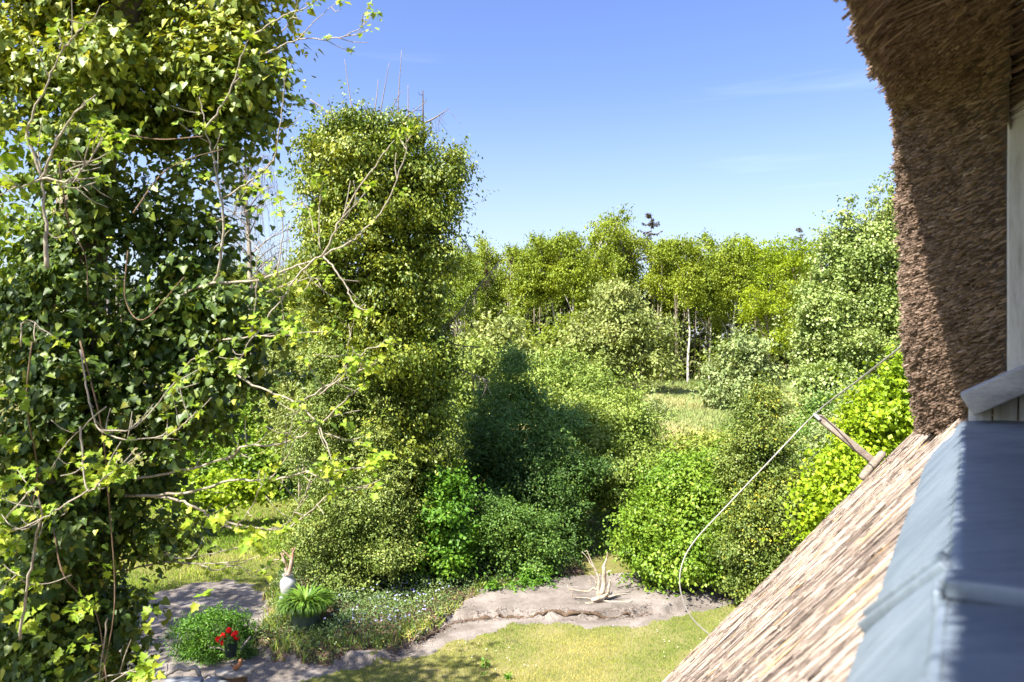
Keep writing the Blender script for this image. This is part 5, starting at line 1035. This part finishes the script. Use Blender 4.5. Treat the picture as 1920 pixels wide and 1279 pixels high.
# ------------------------------------------------------------------ garden objects
def lathe(prof, c, seg=28):
    prof = np.asarray(prof, float); a = np.linspace(0, 2 * np.pi, seg, endpoint=False)
    V = np.stack([c[0] + prof[:, 0, None] * np.cos(a), c[1] + prof[:, 0, None] * np.sin(a), c[2] + np.repeat(prof[:, 1, None], seg, 1)], -1).reshape(-1, 3)
    i = np.arange(len(prof) - 1)[:, None] * seg; j = np.arange(seg)[None]; j2 = (j + 1) % seg
    return V, np.stack([i + j, i + j2, i + seg + j2, i + seg + j], -1).reshape(-1, 4)
def planter():
    rng = rg(840); c = np.array([(573 - 960) / FPX * 12.7, 12.7, 0.]); c[2] = gz(c[0], c[1]) - .02
    t = thing('planter', c, 'large green round planter full of arching day lily leaves in the flower bed', 'planter')
    z = CAM_H - (1140 - 640) / FPX * 12.5 - c[2]
    V, Q = lathe([(0, 0), (.20, 0), (.215, .03), (.27, z - .05), (.29, z - .045), (.315, z - .03), (.32, z - .01), (.31, z + .005), (.285, z + .004), (.27, z - .03), (.26, z - .07), (0, z - .07)], c, 36)
    build('pot', V, Q, M['pot_green'], t, smooth=True)
    V, Q = lathe([(.262, z - .06), (.15, z - .045), (0, z - .04)], c); build('soil', V, Q, M['soil'], t, smooth=True)
    vs_, fs_, rs, off = [], [], [], 0
    for k in range(950):
        an = rng.random() * 6.283; r0 = .29 * rng.random() ** .5; L = .22 + .20 * rng.random() + .12 * (1 - r0 / .29); lean = .35 + 1.1 * rng.random() + .5 * r0 / .29; d = np.array([math.cos(an), math.sin(an), 0]); sd_ = np.array([-d[1], d[0], 0])
        p = c + d * r0 + [0, 0, z - .05]; pts = []; ang = 1.45 - .3 * lean * .3
        for j in range(6):
            wd = .023 * (1 - (j / 5) ** 2) + .0012; pts += [p - sd_ * wd, p + sd_ * wd]; p = p + (d * math.cos(ang) + ZV * math.sin(ang)) * L / 5; ang -= lean * .52
        vs_.append(pts); fs_.append([(off + 2 * j, off + 2 * j + 1, off + 2 * j + 3, off + 2 * j + 2) for j in range(5)]); off += 12; rs.append(np.full(12, rng.random()))
    build('leaves', np.array(vs_).reshape(-1, 3), np.array(fs_).reshape(-1, 4), M['lily'], t, np.concatenate(rs), None, True, 'stuff')
planter()
def urn():
    rng = rg(850); c = np.array([(540 - 960) / FPX * 13.4, 13.4, 0.]); c[2] = gz(c[0], c[1])
    t = thing('garden_urn', c, 'white ceramic jar with a reddish driftwood root on top, left behind the planter', 'urn')
    zt = CAM_H - (1078 - 640) / FPX * 13.4 - c[2]; zb = zt - .40
    V, Q = lathe([(0, 0), (.15, 0), (.15, zb), (0, zb)], c, 20); build('pedestal', V, Q, M['stone'], t)
    V, Q = lathe([(0, zb + .002), (0.082, zb + .002), (0.123, zb + .10), (0.143, zb + .22), (0.135, zb + .30), (0.090, zb + .345), (.085, zb + .36), (.085, zb + .38), (0.086, zb + .40), (.10, zb + .41), (.07, zb + .40), (.06, zb + .35), (0, zb + .33)], c, 28); build('jar', V, Q, M['urn'], t, smooth=True)
    a = Acc(); p = c + [0, 0, zt - .03]
    for pts, r in (([(0, 0, 0), (-.03, 0, .14), (-.07, .0, .28), (-.12, 0, .42)], .045), ([(.0, 0, .02), (.05, 0, .16), (.07, 0, .30), (.09, .02, .42), (.08, 0, .50)], .05), ([(-.06, 0, .27), (-.15, 0, .30), (-.26, 0, .29)], .022), ([(.07, 0, .30), (-.02, 0, .40), (-.10, 0, .47)], .02), ([(.09, 0, .42), (.14, 0, .53)], .016), ([(-.1, 0, .36), (-.06, .02, .44)], .014)):
        S = spline([p + np.array(q) for q in pts], 4); a.tube(S, np.linspace(r, r * .35, len(S)), 8, lump=.18, rng=rng)
    a.make('root', M['pale_root'], t, True)
urn()
def driftwood():
    rng = rg(860); Y = 14.0; c = np.array([(1125 - 960) / FPX * Y, Y, 0.]); c[2] = gz(c[0], c[1])
    t = thing('driftwood_stump', c, 'upturned pale driftwood stump with forked limbs on the sandy mound', 'driftwood')
    s = Y / FPX
    def P3(p):
        x, y = 1050 + p[0] / 8, 1000 + p[1] / 8; dep = p[2] if len(p) > 2 else 0; yy = Y + dep
        xx = (x - 960) / FPX * yy; return np.array([xx, yy, max(CAM_H - (y - 640) / FPX * yy, gz(xx, yy) + (.022 if p[1] > 890 else .0))])
    def limb(name, pts, r0, r1, par=t, lump=.16):
        a = Acc(); S = spline([P3(p) for p in pts], 5); a.tube(S, np.linspace(r0, r1, len(S)) * .62, 9, lump=lump, rng=rng); return a.make(name, M['drift'], par, True)
    limb('trunk', [(590, 1010), (600, 930), (640, 860), (655, 800), (662, 640), (655, 500)], .10, .055)
    limb('limb', [(655, 500), (672, 460), (695, 400), (708, 330), (710, 280)], .042, .010)
    limb('limb', [(690, 620), (715, 585), (778, 560)], .026, .016)
    limb('limb', [(575, 950), (572, 850), (585, 700), (545, 590), (515, 520), (465, 470), (410, 370), (328, 280)], .055, .010)
    limb('limb', [(515, 520), (480, 440), (440, 350), (408, 272), (372, 278)], .026, .008)
    limb('limb', [(585, 720), (592, 660), (598, 605)], .018, .009)
    limb('limb', [(548, 760), (530, 700), (500, 660), (440, 602)], .030, .010)
    limb('limb', [(570, 640), (540, 600), (560, 560)], .014, .008); limb('limb', [(520, 600), (490, 585), (455, 575)], .012, .007)
    limb('limb', [(462, 780), (455, 720), (430, 672)], .014, .008); limb('limb', [(452, 730), (420, 705)], .010, .006)
    limb('root', [(600, 960), (660, 940), (715, 900), (735, 800), (752, 700)], .075, .024)
    limb('root', [(545, 850), (500, 830), (430, 875), (330, 872), (200, 850), (135, 835), (112, 785)], .030, .012); limb('root', [(180, 870), (190, 950)], .012, .008); limb('root', [(135, 835), (115, 880)], .010, .006)
    limb('root', [(500, 1000), (400, 975), (160, 960)], .020, .008)
    limb('root', [(378, 1122, -.15), (440, 1090, -.15), (520, 1040, -.12), (620, 1015, -.1), (760, 1030, -.1), (920, 1050, -.1), (1020, 1030, -.1), (1085, 1005, -.1)], .030, .014, t, .22)
    limb('root', [(560, 1000), (640, 1000), (760, 950), (830, 935), (900, 920), (1010, 905)], .05, .010)
    limb('root', [(480, 1010, -.1), (560, 985, -.12), (640, 960, -.1), (700, 930, -.05)], .07, .05, t, .2)
driftwood()
def left_corner():
    rng = rg(870)
    # low box shrub and geranium pot
    Y = 12.0
    shrub('box_shrub', 'low rounded bright green shrub standing on the path behind the red flowers', 'shrub', 'box', [*gb(400, Y)[:2], 0], [blob(375, 1185, Y, 42, 32), blob(425, 1178, Y + .2, 42, 26), blob(350, 1200, Y - .1, 26, 24), blob(400, 1210, Y - .1, 52, 26), blob(450, 1195, Y + .2, 26, 28), blob(395, 1165, Y + .1, 40, 16)], 11000, .04, .5, T_OVAL, 871, 'bark_dark', 5, .012, per=22, cr=.07, zmin=.03)
    shrub('heather_clump', 'dark shaded leafy clump under the red flower pot', 'plant', 'dark', [*gb(430, 11.8)[:2], 0], [blob(415, 1232, 11.85, 44, 14, .4), blob(462, 1228, 11.85, 22, 18, .5), blob(385, 1236, 11.85, 24, 14, .5)], 2600, .045, .4, T_OVAL, 872, 'bark_dark', 3, .008, per=18, cr=.06, zmin=.02)
    c = W(433, 1228, 11.45); c[2] = max(c[2] - .02, .02)
    zz = CAM_H - (1205 - 640) / FPX * 11.75
    t = thing('flower_pot', c, 'dark pot with red geranium blooms in front of the low green shrub', 'flower pot')
    hh = .24; V, Q = lathe([(0, 0), (.075, 0), (.095, hh - .03), (.105, hh - .028), (.105, hh), (.092, hh), (.085, hh - .03), (0, hh - .03)], c, 24); build('pot', V, Q, M['pot_dark'], t, smooth=False)
    bl = [(c[0] + .02, c[1], c[2] + hh + .05, .12, .10, .06)]; foliage('leaves', M['dark'], t, bl, 160, .06, .9, T_OVAL, per=8, cr=.04, seed=873)
    for dx, dz in ((-.17, .04), (-.10, .09), (-.02, .17), (.09, .13), (.10, .06), (-.11, -.02), (.06, .10)):
        p = c + [dx, -.06 + .04 * rng.random(), hh + dz]; k = 34; D = nrm(rng.normal(size=(k, 3)) + [0, -.2, .3]); V, F, r = leaf_mesh(p + D * .026, D, rng.normal(size=(k, 3)), .042, .04, T_OVAL, rng); build('bloom', V, F, M['petal_red'], t, r)
    a = Acc()
    for x, y in ((418, 1155), (410, 1165), (438, 1158), (450, 1160)):
        S = spline([c + [0, 0, hh], (c + [0, 0, hh] + W(x, y, 11.8)) / 2 + [.01, 0, .03], W(x, y, 11.8)], 4); a.tube(S, np.linspace(.006, .003, len(S)), 4)
    a.make('stalks', M['olive'], t, True)
    # plank table with a small brown figure
    Y = 10.5; zt = CAM_H - (1258 - 640) / FPX * Y; cx = (440 - 960) / FPX * Y
    t = thing('plank_table', (cx, Y, 0), 'low brown wooden stand with a weathered plank top at the bottom of the picture', 'garden stand')
    a = Acc(); n = 18; an = np.linspace(0, 2 * np.pi, n, endpoint=False); rad = 1 + .10 * rng.normal(size=n); top = np.stack([cx + .27 * np.cos(an) * rad, Y + .17 * np.sin(an) * rad, np.full(n, zt)], -1); bot = top - [0, 0, .035]
    a.add(np.vstack([top, bot, [[cx, Y, zt + .004], [cx, Y, zt - .035]]]), [(i, n + i, n + (i + 1) % n, (i + 1) % n) for i in range(n)], [(i, (i + 1) % n, 2 * n) for i in range(n)] + [(n + (i + 1) % n, n + i, 2 * n + 1) for i in range(n)]); a.make('plank_top', M['drift_grey'], t)
    a = Acc(); a.box((cx + .04, Y, (zt - .035) / 2), (.11, 0, 0), (0, .09, 0), (0, 0, (zt - .037) / 2)); bevel(a.make('post', M['brown_wood'], t), .008)
    a = Acc(); a.box((cx + .04, Y, zt - .055), (.14, 0, 0), (0, .11, 0), (0, 0, .016)); bevel(a.make('cap_board', M['brown_wood'], t), .005)
    f = thing('bird_figure', (cx + .03, Y, zt + .005), 'small brown bird figure sitting on the weathered plank', 'figurine')
    b = np.array([cx + .03, Y, zt + .005]); a = Acc(); S = spline([b + [-.055, 0, .05], b + [-.02, 0, .045], b + [.03, 0, .07], b + [.055, 0, .115]], 5); a.tube(S, [.008, .020, .032, .040, .043, .043, .042, .041, .040, .038, .036, .034, .033, .032, .030, .020][:len(S)], 10); a.make('body', M['red_root'], f, True)
    a = Acc(); a.tube(spline([b + [.04, 0, .11], b + [.06, 0, .135], b + [.075, 0, .14]], 4), [.022, .030, .034, .034, .032, .028, .022, .014, .006], 9); a.make('head', M['red_root'], f, True)
    a = Acc(); a.tube([b + [.09, 0, .14], b + [.12, 0, .133]], [.008, .002], 6); a.make('beak', M['brown_wood'], f, True)
    a = Acc(); a.tube([b + [-.05, 0, .05], b + [-.09, 0, .075]], [.016, .022], 7, flat=.4); a.make('tail', M['brown_wood'], f, True)
    # driftwood pieces, slabs
    def drift(label, polys, Yd, mat='drift_grey', name='driftwood_branch'):
        p0 = W(polys[0][0][0][0], polys[0][0][0][1], Yd); p0[2] = 0
        t = thing(name, p0, label, 'driftwood')
        for pts, r0, r1 in polys:
            a = Acc(); S = spline([W(x, y, Yd) for x, y in pts], 5); S[:, 2] = np.maximum(S[:, 2], .02); a.tube(S, np.linspace(r0, r1, len(S)), 8, lump=.2, rng=rng); a.make('limb', M[mat], t, True)
    drift('forked bleached antler like driftwood beside the red flower pot', [([(395, 1215), (412, 1216), (425, 1222)], .018, .010), ([(412, 1216), (414, 1205)], .010, .006), ([(395, 1215), (388, 1208)], .012, .006)], 11.7)
    drift('straight grey driftwood stick leaning right of the red flower pot', [([(452, 1218), (460, 1207), (470, 1194)], .022, .012)], 11.75)
    drift('thick bent driftwood log arching over the grey stone slab', [([(300, 1270), (318, 1262), (335, 1253), (350, 1256), (362, 1252), (370, 1256), (376, 1275), (380, 1290)], .035, .028), ([(313, 1262), (314, 1246)], .016, .008)], 10.55)
    drift('small curved driftwood root left of the brown stand', [([(384, 1272), (390, 1267), (398, 1270)], .014, .010)], 10.55)
    for px, wd, lb in ((342, .26, 'grey stone slab under the bent driftwood log'), (407, .20, 'smaller grey stone slab left of the brown stand')):
        Yd = 10.4; x = (px - 960) / FPX * Yd; a = Acc(); n = 14; an = np.linspace(0, 2 * np.pi, n, endpoint=False); rd = 1 + .05 * rng.normal(size=n); sx = np.sign(np.cos(an)) * np.abs(np.cos(an)) ** .5; sy = np.sign(np.sin(an)) * np.abs(np.sin(an)) ** .5
        rows = [np.stack([x + wd * k * sx * rd, Yd + .16 * k * sy * rd, np.full(n, z)], -1) for k, z in ((1, 0), (1.02, .15), (1, .25), (.9, .262))]
        Vv = np.vstack(rows + [[[x, Yd, .263]]]); q = [(r * n + i, r * n + (i + 1) % n, (r + 1) * n + (i + 1) % n, (r + 1) * n + i) for r in range(3) for i in range(n)]
        a.add(Vv, q, [(3 * n + i, 3 * n + (i + 1) % n, 4 * n) for i in range(n)]); tag(a.make('stone_slab', M['stone'], None), lb, 'stone slab')
    # thin pole in the rough grass
    p = gb(305, 19.2); a = Acc(); a.tube([p, W(307, 935, 19.2)], .022, 8); tag(a.make('metal_pole', M['metal_pole'], None, True), 'thin grey metal pole standing in the rough grass behind the branches', 'pole')
    # saplings at the lower edge of the lawn
    for px, py0, py1, nl, sd_, lb in ((908, 1285, 1238, 34, 881, 'taller leafy green sapling growing in the near lawn'), (952, 1300, 1264, 22, 882, 'shorter leafy sapling at the bottom edge right of the taller one')):
        Yd = 11.0; x = (px - 960) / FPX * Yd; z0 = 0; zt = CAM_H - (py1 - 640) / FPX * Yd
        t = thing('sapling', (x, Yd, 0), lb, 'sapling'); a = Acc(); S = spline([(x, Yd, -.02), (x + .01, Yd, zt * .5), (x + .015, Yd, zt)], 5); a.tube(S, np.linspace(.006, .003, len(S)), 5); a.make('stem', M['ivy_stem'], t, True)
        r_ = rg(sd_); f = r_.random(nl) ** .7; Pn = np.stack([np.interp(f, np.linspace(0, 1, len(S)), S[:, k]) for k in range(3)], -1); an = r_.random(nl) * 6.28; D = np.stack([np.cos(an), np.sin(an), .5 + 0 * an], -1)
        V, F, r = leaf_mesh(Pn + nrm(D) * .03 * r_.random((nl, 1)), np.array([0, 0, 1.]) + .5 * r_.normal(size=(nl, 3)), D, .05 + .03 * r_.random(nl), .036, T_OVAL, r_); build('leaves', V, F, M['bright'], t, r, None, False, 'stuff')
left_corner()
